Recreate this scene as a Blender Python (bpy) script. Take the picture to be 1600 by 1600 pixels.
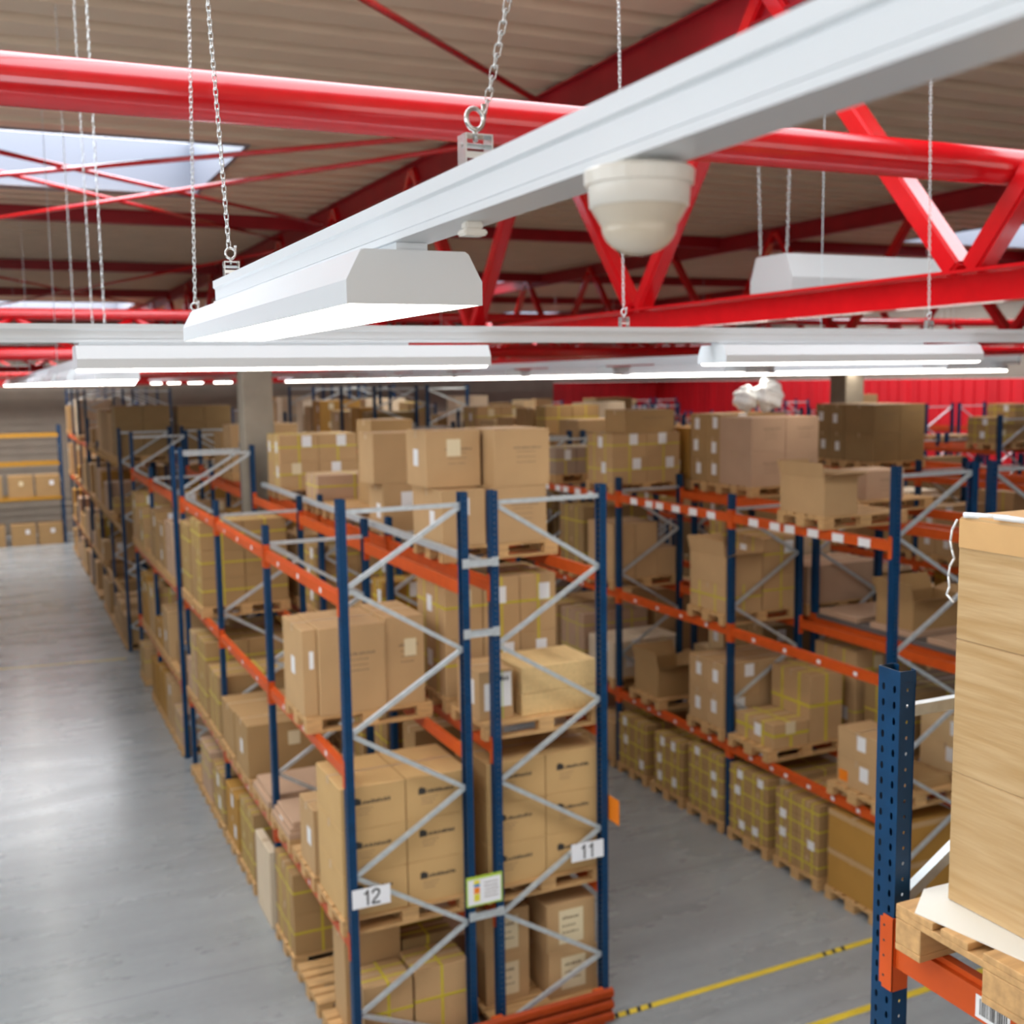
import bpy, bmesh, math, random
from mathutils import Vector, Matrix
from mathutils.bvhtree import BVHTree
PI = math.pi
D = bpy.data
SC = bpy.context.scene
COL = SC.collection
for o in list(D.objects): D.objects.remove(o)

# ------------------------------------------------------------------ camera, world, light, exposure
EYE = Vector((0.0, 0.0, 5.83))
PITCH, YAW, ROLL, FPX = 0.1179, 0.4308, -0.0149, 1760.0
def cam_axes():
    cy, sy, cp, sp, cr, sr = math.cos(YAW), math.sin(YAW), math.cos(PITCH), math.sin(PITCH), math.cos(ROLL), math.sin(ROLL)
    right = Vector((cy, -sy, 0)); f = Vector((sy, cy, 0)); up = Vector((0, 0, 1))
    fw = f*cp - up*sp; u2 = up*cp + f*sp
    return right*cr + u2*sr, u2*cr - right*sr, fw
RT, UP, FW = cam_axes()
cam = D.cameras.new('camera'); co = D.objects.new('camera', cam); COL.objects.link(co)
cam.sensor_width = 36.0; cam.sensor_fit = 'HORIZONTAL'; cam.lens = FPX/1600*36
cam.clip_start = 0.05; cam.clip_end = 300
co.matrix_world = Matrix(((RT.x, UP.x, -FW.x, EYE.x), (RT.y, UP.y, -FW.y, EYE.y), (RT.z, UP.z, -FW.z, EYE.z), (0, 0, 0, 1)))
cam.dof.use_dof = True; cam.dof.focus_distance = 2.1; cam.dof.aperture_fstop = 4.5
SC.camera = co
vs = SC.view_settings
vs.view_transform = 'Standard'; vs.look = 'None'; vs.gamma = 1.0; vs.use_curve_mapping = False
vs.exposure = -0.03
w = D.worlds.new('daylight'); SC.world = w; w.use_nodes = True
w.node_tree.nodes['Background'].inputs[0].default_value = (1.0, 0.95, 0.89, 1)
w.node_tree.nodes['Background'].inputs[1].default_value = 0.7
SKY_E, LAMP_E = 7.5, 14.0
SC.cycles.max_bounces = 8; SC.cycles.diffuse_bounces = 4
SC.cycles.sample_clamp_indirect = 4.0
SC.cycles.caustics_reflective = False; SC.cycles.caustics_refractive = False

# ------------------------------------------------------------------ materials
def nmat(name, col, rough=0.5, metal=0.0, spec=0.5, var=0.0, scale=6.0, coat=0.0, bump=0.0, stretch=(1, 1, 1), emit=None, trans=0.0):
    m = D.materials.new(name); m.use_nodes = True
    nt = m.node_tree; b = nt.nodes['Principled BSDF']
    b.inputs['Base Color'].default_value = (*col, 1); b.inputs['Roughness'].default_value = rough
    b.inputs['Metallic'].default_value = metal; b.inputs['Specular IOR Level'].default_value = spec
    b.inputs['Coat Weight'].default_value = coat; b.inputs['Coat Roughness'].default_value = 0.12
    b.inputs['Subsurface Weight'].default_value = trans
    if emit:
        b.inputs['Emission Color'].default_value = (*emit[0], 1); b.inputs['Emission Strength'].default_value = emit[1]
    if var or bump:
        tc = nt.nodes.new('ShaderNodeTexCoord'); mp = nt.nodes.new('ShaderNodeMapping')
        mp.inputs['Scale'].default_value = stretch
        nz = nt.nodes.new('ShaderNodeTexNoise'); nz.inputs['Scale'].default_value = scale; nz.inputs['Detail'].default_value = 5
        nt.links.new(tc.outputs['Object'], mp.inputs[0]); nt.links.new(mp.outputs[0], nz.inputs['Vector'])
        if var:
            rp = nt.nodes.new('ShaderNodeValToRGB')
            rp.color_ramp.elements[0].position = 0.3; rp.color_ramp.elements[1].position = 0.7
            rp.color_ramp.elements[0].color = (*[c*(1-var) for c in col], 1)
            rp.color_ramp.elements[1].color = (*[min(1, c*(1+var)) for c in col], 1)
            nt.links.new(nz.outputs[0], rp.inputs[0]); nt.links.new(rp.outputs[0], b.inputs['Base Color'])
        if bump:
            bp = nt.nodes.new('ShaderNodeBump'); bp.inputs['Strength'].default_value = bump; bp.inputs['Distance'].default_value = 0.01
            nt.links.new(nz.outputs[0], bp.inputs['Height']); nt.links.new(bp.outputs[0], b.inputs['Normal'])
    return m
M = {}
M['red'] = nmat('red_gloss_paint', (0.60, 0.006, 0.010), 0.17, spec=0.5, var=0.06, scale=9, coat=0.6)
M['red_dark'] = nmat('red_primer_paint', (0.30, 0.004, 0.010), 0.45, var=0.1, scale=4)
M['red_wall'] = nmat('red_wall_sheet', (0.62, 0.012, 0.02), 0.45, var=0.15, scale=1.2, stretch=(1, 1, 0.15))
M['blue'] = nmat('rack_blue_paint', (0.0008, 0.036, 0.100), 0.40, spec=0.35, var=0.15, scale=14)
M['blue_far'] = nmat('rack_dark_blue_paint', (0.006, 0.040, 0.12), 0.5)
M['orange'] = nmat('rack_orange_paint', (0.58, 0.082, 0.010), 0.42, spec=0.35, var=0.08, scale=8)
M['yellow_beam'] = nmat('rack_yellow_paint', (0.45, 0.22, 0.02), 0.45, var=0.08, scale=5)
M['galv'] = nmat('galvanised_steel', (0.56, 0.60, 0.61), 0.42, metal=0.45, var=0.1, scale=18)
M['zinc'] = nmat('bright_zinc', (0.74, 0.76, 0.75), 0.25, metal=0.9)
M['white_metal'] = nmat('white_powder_coat', (0.76, 0.79, 0.81), 0.32, spec=0.5)
M['white_warm'] = nmat('white_plastic', (0.82, 0.77, 0.69), 0.28)
M['dome'] = nmat('milky_plastic', (0.68, 0.585, 0.46), 0.2, coat=0.5)
M['lamp'] = nmat('lamp_diffuser', (0.9, 0.9, 0.88), 0.5, emit=((1.0, 0.95, 0.86), LAMP_E))
M['skyglass'] = nmat('skylight_glass', (0.8, 0.85, 0.9), 0.3, emit=((0.86, 0.93, 1.0), SKY_E))
M['skyglass_soft'] = nmat('skylight_glass_soft', (0.8, 0.85, 0.9), 0.3, emit=((0.90, 0.95, 1.0), 5.0))
M['skyglass_far'] = nmat('skylight_glass_clear', (0.8, 0.85, 0.9), 0.3, emit=((0.95, 0.97, 1.0), 10.0))
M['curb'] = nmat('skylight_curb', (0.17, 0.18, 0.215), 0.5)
M['wood'] = nmat('pallet_wood', (0.55, 0.32, 0.13), 0.7, var=0.2, scale=5, stretch=(1, 6, 6), bump=0.15)
M['crate'] = nmat('pale_crate_wood', (0.66, 0.45, 0.20), 0.65, var=0.1, scale=5, stretch=(6, 1, 6))
M['tape'] = nmat('parcel_tape', (0.46, 0.30, 0.16), 0.3)
M['strap'] = nmat('yellow_strap', (0.56, 0.44, 0.03), 0.45)
M['label'] = nmat('white_label', (0.80, 0.79, 0.78), 0.5)
M['cream'] = nmat('cream_label', (0.72, 0.60, 0.38), 0.6)
M['ink'] = nmat('black_ink', (0.03, 0.025, 0.02), 0.6)
M['ink_soft'] = nmat('grey_ink', (0.20, 0.13, 0.075), 0.7)
M['signwhite'] = nmat('sign_white', (0.82, 0.82, 0.84), 0.4)
M['signgreen'] = nmat('sign_green', (0.40, 0.55, 0.05), 0.4)
M['signyellow'] = nmat('sign_yellow', (0.75, 0.65, 0.05), 0.4)
M['signblue'] = nmat('sign_blue', (0.03, 0.25, 0.55), 0.4)
M['signorange'] = nmat('sign_orange', (0.85, 0.22, 0.01), 0.4)
M['deckplate'] = nmat('rack_deck_dark', (0.16, 0.14, 0.13), 0.5, metal=0.3)
M['hood'] = nmat('hood_grey', (0.50, 0.51, 0.50), 0.4)
M['sidefill'] = nmat('side_fill_panel', (0.8, 0.85, 0.9), 0.2, emit=((0.84, 0.93, 1.0), 3.9))  # cool glow of the added left wall panels
M['endfill'] = nmat('end_fill_panel', (0.8, 0.82, 0.84), 0.2, emit=((1.0, 0.94, 0.87), 1.55))  # warm glow of the added panels behind the camera
M['concrete'] = nmat('column_concrete', (0.26, 0.215, 0.16), 0.85, var=0.12, scale=3)
M['film'] = nmat('stretch_film', (0.85, 0.86, 0.86), 0.2)
M['sheet'] = nmat('white_slip_sheet', (0.78, 0.77, 0.70), 0.55)
M['floortape'] = nmat('yellow_floor_line', (0.66, 0.48, 0.04), 0.4, var=0.12, scale=3)
M['black'] = nmat('black_floor_mark', (0.03, 0.03, 0.03), 0.5)
CARD = {}
for k, c in dict(tan=(0.49, 0.305, 0.145), brown=(0.39, 0.235, 0.10), pink=(0.48, 0.31, 0.20), ochre=(0.42, 0.215, 0.045), pale=(0.60, 0.42, 0.22), dark=(0.31, 0.195, 0.085), cream=(0.66, 0.52, 0.36), grey=(0.36, 0.26, 0.19)).items():
    CARD[k] = M['card_'+k] = nmat('cardboard_'+k, c, 0.7, var=0.05, scale=3, spec=0.25)

M['card_logo'] = nmat('cardboard_printed', (0.55, 0.345, 0.145), 0.7, var=0.04, scale=3, spec=0.25)
def floor_mat():
    m = D.materials.new('polished_concrete'); m.use_nodes = True; nt = m.node_tree; b = nt.nodes['Principled BSDF']
    tc = nt.nodes.new('ShaderNodeTexCoord')
    def noise(scale, st, det, lo, hi):
        mp = nt.nodes.new('ShaderNodeMapping'); mp.inputs['Scale'].default_value = st
        n = nt.nodes.new('ShaderNodeTexNoise'); n.inputs['Scale'].default_value = scale; n.inputs['Detail'].default_value = det; n.inputs['Roughness'].default_value = 0.6
        nt.links.new(tc.outputs['Object'], mp.inputs[0]); nt.links.new(mp.outputs[0], n.inputs['Vector'])
        r = nt.nodes.new('ShaderNodeMapRange'); r.inputs['From Min'].default_value = 0.12; r.inputs['From Max'].default_value = 0.88
        r.inputs['To Min'].default_value = lo; r.inputs['To Max'].default_value = hi
        nt.links.new(n.outputs[0], r.inputs[0]); return r.outputs[0]
    def math_(op, a, c):
        q = nt.nodes.new('ShaderNodeMath'); q.operation = op
        for k, v in ((0, a), (1, c)):
            if isinstance(v, float): q.inputs[k].default_value = v
            else: nt.links.new(v, q.inputs[k])
        return q.outputs[0]
    cloud = noise(0.45, (1, 1, 1), 6, 0.84, 1.16)
    streak = noise(1.0, (0.35, 2.6, 1), 7, 0.80, 1.20)
    fine = noise(9.0, (1, 1, 1), 4, 0.93, 1.07)
    sep = nt.nodes.new('ShaderNodeSeparateXYZ'); nt.links.new(tc.outputs['Object'], sep.inputs[0])
    jy = math_('LESS_THAN', math_('FRACT', math_('DIVIDE', math_('ADD', sep.outputs[1], 1.6), 6.2), 0.0), 0.0026)
    jx = math_('LESS_THAN', math_('FRACT', math_('DIVIDE', math_('ADD', sep.outputs[0], 2.2), 5.8), 0.0), 0.0026)
    joint = math_('SUBTRACT', 1.0, math_('MULTIPLY', math_('MAXIMUM', jx, jy), 0.35))
    val = math_('MULTIPLY', math_('MULTIPLY', math_('MULTIPLY', cloud, streak), fine), joint)
    mx = nt.nodes.new('ShaderNodeMix'); mx.data_type = 'RGBA'; mx.blend_type = 'MULTIPLY'; mx.inputs[0].default_value = 1.0
    mx.inputs[6].default_value = (0.275, 0.290, 0.295, 1)
    cb = nt.nodes.new('ShaderNodeCombineColor')
    for k in range(3): nt.links.new(val, cb.inputs[k])
    nt.links.new(cb.outputs[0], mx.inputs[7]); nt.links.new(mx.outputs[2], b.inputs['Base Color'])
    rs = noise(0.8, (0.5, 1.6, 1), 6, 0.16, 0.40); nt.links.new(rs, b.inputs['Roughness'])
    b.inputs['Specular IOR Level'].default_value = 0.6
    b.inputs['Coat Weight'].default_value = 0.25; b.inputs['Coat Roughness'].default_value = 0.2
    return m
M['floor'] = floor_mat()
M['deck'] = nmat('roof_deck_sheet', (0.68, 0.55, 0.40), 0.5, var=0.05, scale=2)
M['cladding'] = nmat('wall_cladding', (0.24, 0.195, 0.15), 0.6, var=0.08, scale=1.5)

# ------------------------------------------------------------------ mesh helpers
def new_mesh(name, bm, mat, smooth=False):
    me = D.meshes.new(name); bm.to_mesh(me); bm.free(); me.materials.append(mat)
    if smooth:
        for p in me.polygons: p.use_smooth = True
    return me
def link(name, me, parent=None, loc=(0, 0, 0), rz=0.0):
    o = D.objects.new(name, me); COL.objects.link(o)
    if parent: o.parent = parent
    o.location = loc
    if rz: o.rotation_euler = (0, 0, rz)
    return o
def empty(name, loc=(0, 0, 0), rz=0.0): return link(name, None, None, loc, rz)
def tag(o, label=None, cat=None, group=None, kind=None):
    if label: o['label'] = label
    if cat: o['category'] = cat
    if group: o['group'] = group
    if kind: o['kind'] = kind
    return o
def abox(bm, x0, x1, y0, y1, z0, z1):
    v = [bm.verts.new(p) for p in ((x0,y0,z0),(x1,y0,z0),(x1,y1,z0),(x0,y1,z0),(x0,y0,z1),(x1,y0,z1),(x1,y1,z1),(x0,y1,z1))]
    for f in ((0,3,2,1),(4,5,6,7),(0,1,5,4),(1,2,6,5),(2,3,7,6),(3,0,4,7)): bm.faces.new([v[i] for i in f])
    return v
def box_mesh(name, x0, x1, y0, y1, z0, z1, mat, bev=0.0):
    bm = bmesh.new(); abox(bm, x0, x1, y0, y1, z0, z1)
    if bev: bmesh.ops.bevel(bm, geom=bm.edges[:], offset=bev, segments=2, affect='EDGES', profile=0.5)
    return new_mesh(name, bm, mat)
def frame_of(a, b):
    d = (Vector(b)-Vector(a)); L = d.length; d.normalize()
    s = d.cross(Vector((0, 0, 1)))
    if s.length < 1e-4: s = Vector((1, 0, 0))
    s.normalize(); t = s.cross(d).normalized()
    return d, s, t, L
def bar(bm, a, b, wd, ht):          # rectangular bar, width along horizontal side, height along the other
    a = Vector(a); b = Vector(b); d, s, t, L = frame_of(a, b)
    vs_ = []
    for p in (a, b):
        for i, j in ((-1,-1),(1,-1),(1,1),(-1,1)): vs_.append(bm.verts.new(p+s*(i*wd/2)+t*(j*ht/2)))
    for f in ((0,1,2,3),(7,6,5,4),(0,4,5,1),(1,5,6,2),(2,6,7,3),(3,7,4,0)): bm.faces.new([vs_[i] for i in f])
def tube(bm, a, b, r, n=12, cap=True):
    a = Vector(a); b = Vector(b); d, s, t, L = frame_of(a, b)
    R = [[bm.verts.new(p+(s*math.cos(2*PI*k/n)+t*math.sin(2*PI*k/n))*r) for k in range(n)] for p in (a, b)]
    for k in range(n): bm.faces.new([R[0][k], R[0][(k+1)%n], R[1][(k+1)%n], R[1][k]])
    if cap: bm.faces.new(R[0][::-1]); bm.faces.new(R[1])
def ibeam(bm, a, b, wd, ht, tf=0.018, tw=0.012):
    a = Vector(a); b = Vector(b)
    for dz, ww, hh in ((ht/2-tf/2, wd, tf), (-ht/2+tf/2, wd, tf), (0, tw, ht-2*tf)):
        bar(bm, a+Vector((0,0,dz)), b+Vector((0,0,dz)), ww, hh)
def extrude_profile(bm, prof, y0, y1, closed=True, caps=True, axis='Y'):
    P = (lambda x, z, y: (x, y, z)) if axis == 'Y' else (lambda x, z, y: (y, -x, z))
    A = [bm.verts.new(P(x, z, y0)) for x, z in prof]; B = [bm.verts.new(P(x, z, y1)) for x, z in prof]
    n = len(prof)
    for k in range(n if closed else n-1):
        bm.faces.new([A[k], A[(k+1) % n], B[(k+1) % n], B[k]])
    if caps and closed: bm.faces.new(A[::-1]); bm.faces.new(B)
def lathe(bm, prof, n=32):
    rings = []
    for r, z in prof:
        if r < 1e-6: rings.append([bm.verts.new((0, 0, z))])
        else: rings.append([bm.verts.new((r*math.cos(2*PI*k/n), r*math.sin(2*PI*k/n), z)) for k in range(n)])
    for A, B in zip(rings, rings[1:]):
        for k in range(n):
            q = [A[k % len(A)], A[(k+1) % len(A)], B[(k+1) % len(B)], B[k % len(B)]]
            u_ = []
            for v in q:
                if v not in u_: u_.append(v)
            if len(u_) > 2: bm.faces.new(u_)
def fixn(bm): bmesh.ops.recalc_face_normals(bm, faces=bm.faces[:]); return bm

# ------------------------------------------------------------------ the setting
def struct(name, bm, mat, smooth=False, label=None):
    o = link(name, new_mesh(name, bm, mat, smooth)); o['kind'] = 'structure'; o['category'] = name.split('_')[0]
    if label: o['label'] = label
    return o
XL, XR, YF, YB = -9.0, 30.0, -7.0, 48.0
bm = bmesh.new(); abox(bm, XL, XR, YF, YB, -0.2, 0.0); struct('floor', bm, M['floor'], label='polished grey concrete warehouse floor')
bm = bmesh.new()
abox(bm, XL, 24.3, YB, YB+0.2, 0, 8.5)
for k in range(28):
    z = 0.15+k*0.3; abox(bm, XL, 24.3, YB-0.03, YB, z, z+0.22)
struct('wall_back', bm, M['cladding'], label='beige grey cladded back wall behind the racks')
bm = bmesh.new(); abox(bm, XL-0.2, XR+0.2, YF-0.2, YF, 0, 8.6); struct('wall_front', bm, M['cladding'], label='beige cladded wall at the loading end')
for i, x0 in enumerate((-6.5, -1.2, 4.1)):  # unseen glowing panels added as warm fill on lamp ends and sensor
    bm = bmesh.new(); abox(bm, x0, x0+5.0, YF+.001, YF+.06, 2.6, 7.8)
    o = struct('window_%d' % (i+31), bm, M['white_metal'], label=['wide added fill-light panel in the loading end wall', 'middle added fill-light panel in the loading end wall', 'added fill-light panel in the loading end wall behind the wrapped load'][i])
    for k in range(3):
        bm = bmesh.new(); a = x0+.08+k*(5.0-.08)/3; abox(bm, a, a+(5.0-.08)/3-.08, YF+.061, YF+.07, 2.7, 7.7); link('pane', new_mesh('pane', bm, M['endfill']), o)
bm = bmesh.new(); abox(bm, XR, XR+0.2, YF, YB, 5.62, 8.5); struct('wall_right', bm, M['cladding'], label='beige upper band of the side wall above the red part')
bm = bmesh.new(); abox(bm, XL-0.2, XL, YF, YB, 0, 8.5); struct('wall_left', bm, M['cladding'], label='beige side wall beyond the open aisle')
for i, (y0, y1) in enumerate(((-5.5, -1.0), (0.0, 4.5), (5.5, 10.0))):  # glowing panels added out of view to side-light the overhead rail
    bm = bmesh.new(); abox(bm, XL+.001, XL+.06, y0, y1, 3.4, 7.6)
    o = struct('window_%d' % (i+21), bm, M['white_metal'], label=['tall added side-light panel at the loading end', 'tall added side-light panel before the racks', 'tall added side-light panel opposite rack 12'][i])
    for k in range(3):
        bm = bmesh.new(); a = y0+.08+k*(y1-y0-.08)/3; abox(bm, XL+.061, XL+.07, a, a+(y1-y0-.08)/3-.08, 3.5, 7.5); link('pane', new_mesh('pane', bm, M['sidefill']), o)
bm = bmesh.new()
abox(bm, XR, XR+0.2, YF, YB, 0, 5.6)
for k in range(int((YB-YF)/0.5)):
    y = YF+k*0.5; abox(bm, XR-0.04, XR, y, y+0.3, 0, 5.6)
abox(bm, 24.3, XR, YB, YB+0.2, 0, 5.6)
for k in range(11):
    x = 24.4+k*0.5; abox(bm, x, x+0.3, YB-0.04, YB, 0, 5.6)
struct('wall_side', bm, M['red_wall'], label='bright red profiled wall behind the far racks')
bm = bmesh.new(); abox(bm, 24.3, XR, YB, YB+0.2, 5.62, 8.5); struct('trim_1', bm, M['cladding'], label='beige band above the red back wall')

# roof deck with skylight openings
SKYL = [(-3.2, 2.75, 12.95, 16.65), (16.7, 23.0, 14.9, 17.6), (-5.6, 4.5, 38.6, 44.6), (8.2, 14.2, 40.6, 44.0), (18.9, 25.0, 40.6, 44.0),
        (-7.0, 4.4, 2.9, 6.8), (5.3, 10.5, 1.6, 5.2), (8.2, 14.2, 27.6, 30.6), (-8.5, -3.5, 8.5, 12.0), (25.4, 29.2, 20.0, 38.0)]
ZD = 8.45
PIT = 0.56
bm = bmesh.new()
def deck_spans(y):
    cuts = sorted((s[0], s[1]) for s in SKYL if s[2]-0.01 < y < s[3]+0.01)
    x = XL; out = []
    for a, b in cuts:
        if a > x: out.append((x, a))
        x = max(x, b)
    if x < XR: out.append((x, XR))
    return out
y = YF
prof_ys = []
while y < YB:
    seg = [(y, 0), (y+0.31, 0), (y+0.34, 0.15), (y+PIT-0.03, 0.15), (y+PIT, 0)]
    for (ya, za), (yb, zb) in zip(seg, seg[1:]):
        for xa, xb in deck_spans((ya+yb)/2):
            f = [bm.verts.new(p) for p in ((xa, ya, ZD+za), (xb, ya, ZD+za), (xb, yb, ZD+zb), (xa, yb, ZD+zb))]
            bm.faces.new(f[::-1])
    y += PIT
struct('ceiling', bm, M['deck'], label='beige profiled steel roof deck')
# blackout skin above the deck so no daylight leaks between the profiles, open at the skylights
for i, (x0, x1, y0, y1) in enumerate(SKYL):
    bm = bmesh.new()
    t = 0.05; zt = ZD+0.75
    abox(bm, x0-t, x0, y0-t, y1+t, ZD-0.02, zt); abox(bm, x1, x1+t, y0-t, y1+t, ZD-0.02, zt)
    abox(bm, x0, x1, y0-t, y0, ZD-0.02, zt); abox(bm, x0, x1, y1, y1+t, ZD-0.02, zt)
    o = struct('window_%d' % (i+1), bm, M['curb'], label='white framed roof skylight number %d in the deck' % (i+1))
    o['label'] = ['skylight over the open aisle above the crossed red rods', 'skylight beyond the red truss webs', 'distant skylight over the open aisle by the back wall',
        'distant middle skylight by the back wall', 'distant skylight near the red wall', 'large skylight overhead above the red tube', 'skylight overhead past the red truss',
        'skylight between the two lattice girders', 'skylight beside the open aisle wall', 'long skylight along the red wall'][i]
    bm = bmesh.new(); abox(bm, x0, x1, y0, y1, zt-0.03, zt)
    p = link('pane', new_mesh('pane', bm, M['skyglass_soft' if i in (5, 6) else 'skyglass_far' if i == 2 else 'skyglass']), o)

# floor lines
def fline(x0, y0, x1, y1, wd, label, mat='floortape'):
    bm = bmesh.new(); d = Vector((x1-x0, y1-y0, 0)); n = Vector((-d.y, d.x, 0)).normalized()*wd/2
    P = [(x0, y0), (x1, y1)]
    v = [bm.verts.new((x0-n.x, y0-n.y, 0.003)), bm.verts.new((x1-n.x, y1-n.y, 0.003)), bm.verts.new((x1+n.x, y1+n.y, 0.003)), bm.verts.new((x0+n.x, y0+n.y, 0.003))]
    bm.faces.new(v)
    o = link('floor_line', new_mesh('floor_line', bm, M[mat])); o['kind'] = 'structure'; o['label'] = label; o['category'] = 'floor line'
    return o
l1 = fline(4.8, 8.47, 8.15, 8.52, 0.075, 'yellow floor line with black dashes beside the orange guard')
for x in (4.86, 4.98, 5.1, 5.22, 7.3, 7.42, 7.54):
    bm = bmesh.new(); yy = 8.47+(x-4.8)*0.015
    f = [bm.verts.new(p) for p in ((x-0.02, yy-0.037, 0.005), (x+0.02, yy-0.037, 0.005), (x+0.05, yy+0.037, 0.005), (x+0.01, yy+0.037, 0.005))]
    bm.faces.new(f); link('dash', new_mesh('dash', bm, M['black']), l1)
fline(5.9, 7.55, 12.5, 7.60, 0.085, 'yellow floor line running under the wrapped load')
fline(-6, 25.9, 2.3, 24.9, 0.10, 'pale yellow floor line across the open aisle')

# concrete columns
for x, lab in ((3.68, 'grey concrete column standing between rack 12 and rack 11'), (15.19, 'grey concrete column in front of the red wall'), (26.7, 'grey concrete column in the far corner by the red wall')):
    o = link('concrete_column', box_mesh('concrete_column', -0.225, 0.225, -0.225, 0.225, 0, 6.17, M['concrete'], 0.012), None, (x, 17.33, 0)); tag(o, lab, 'column', kind='structure')

# ------------------------------------------------------------------ roof steel
def steel(name, label, cat='beam', group=None):
    return tag(empty(name), label, cat, group)
# big tube crossing in front
o = link('round_tube_beam', new_mesh('round_tube_beam', (lambda b: (tube(b, (-8.9, 4.3, 6.862), (29.9, 4.3, 6.862), 0.090, 40), b)[1])(bmesh.new()), M['red'], True)); tag(o, 'thick glossy red round tube crossing above the lighting rail', 'tube')
def truss(X, y0, node0, nodeN, label):
    t = empty('roof_truss', (X, 0, 0)); tag(t, label, 'truss')
    bm = bmesh.new(); ibeam(bm, (0, y0, 6.28), (0, YB-0.1, 6.28), 0.17, 0.18); link('bottom_chord', new_mesh('bottom_chord', bm, M['red']), t)
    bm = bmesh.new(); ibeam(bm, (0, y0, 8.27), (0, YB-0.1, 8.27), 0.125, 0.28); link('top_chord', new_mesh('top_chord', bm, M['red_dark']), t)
    for k in range(node0, nodeN):
        yl = 4.55+3.4*k; ya = yl+1.75
        for a, b in (((0, yl+0.05, 6.37), (0, ya-0.02, 8.33)), ((0, yl+3.35, 6.37), (0, ya+0.02, 8.33))):
            bm = bmesh.new(); bar(bm, a, b, 0.135, 0.12)
            bmesh.ops.bevel(bm, geom=bm.edges[:], offset=0.015, segments=2, affect='EDGES')
            link('web', new_mesh('web', bm, M['red']), t)
truss(4.8, -6.5, -3, 12, 'red roof truss above rack 11 with bright bottom chord and V webs')
truss(12.8, -6.5, 0, 12, 'second red roof truss beyond the hanging hood')
truss(20.8, -6.5, 2, 12, 'third red roof truss near the red wall')
def girder(Y, label):
    t = empty('lattice_girder', (0, Y, 0)); tag(t, label, 'girder')
    bm = bmesh.new(); tube(bm, (XL+0.1, 0, 6.83), (XR-0.1, 0, 6.83), 0.08, 16); link('top_tube', new_mesh('top_tube', bm, M['red'], True), t)
    bm = bmesh.new(); tube(bm, (XL+0.1, 0, 6.27), (XR-0.1, 0, 6.27), 0.09, 16); link('bottom_tube', new_mesh('bottom_tube', bm, M['red'], True), t)
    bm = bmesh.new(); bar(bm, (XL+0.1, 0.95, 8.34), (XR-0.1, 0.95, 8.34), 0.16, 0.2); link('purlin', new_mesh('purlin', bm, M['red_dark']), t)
    x = XL+0.6; up = True
    while x < XR-1.5:
        bm = bmesh.new(); a, b = ((x, 0, 6.33), (x+0.75, 0, 6.77)) if up else ((x, 0, 6.77), (x+0.75, 0, 6.33))
        tube(bm, a, b, 0.045, 8); link('web', new_mesh('web', bm, M['red'], True), t); x += 0.8; up = not up
girder(17.33, 'red lattice girder of two tubes crossing the hall behind the column')
girder(32.5, 'red lattice girder further back across the hall')
girder(45.6, 'red lattice girder in front of the back wall')
o = link('fascia_beam', new_mesh('fascia_beam', (lambda b: (ibeam(b, (XL+0.1, 46.6, 5.98), (XR-0.1, 46.6, 5.98), 0.25, 0.36), b)[1])(bmesh.new()), M['red'])); tag(o, 'red fascia beam along the top of the back wall', 'beam')
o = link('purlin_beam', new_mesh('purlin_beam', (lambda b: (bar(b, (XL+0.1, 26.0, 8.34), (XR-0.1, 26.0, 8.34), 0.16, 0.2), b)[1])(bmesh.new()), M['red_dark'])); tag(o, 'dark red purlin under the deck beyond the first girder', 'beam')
RODS = [((-1.2, 11.3), (4.66, 16.75), 8.15), ((-1.2, 15.0), (4.66, 9.5), 8.09), ((-1.0, 12.7), (4.66, 19.3), 8.21), ((-1.5, 19.4), (4.66, 9.6), 8.03),
        ((-1.0, 24.0), (4.66, 36.0), 8.15), ((-1.0, 40.0), (4.66, 19.9), 8.09), ((-2.0, 3.1), (4.66, 9.1), 8.15)]
RODL = ['thin red brace rod falling across the skylight', 'thin red brace rod rising across the skylight', 'thin red brace rod below the skylight running away from the tube', 'thin red brace rod under the skylight rising towards the truss',
        'distant thin red brace rod running to the back', 'distant thin red brace rod crossing another near the girder', 'thin red brace rod running to the truss above the chain']
for (a, b, z), lab in zip(RODS, RODL):
    bm = bmesh.new(); tube(bm, (*a, z), (*b, z), 0.026, 10)
    o = link('brace_rod', new_mesh('brace_rod', bm, M['red'], True)); tag(o, lab, 'rod', 'roof brace rods')

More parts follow.
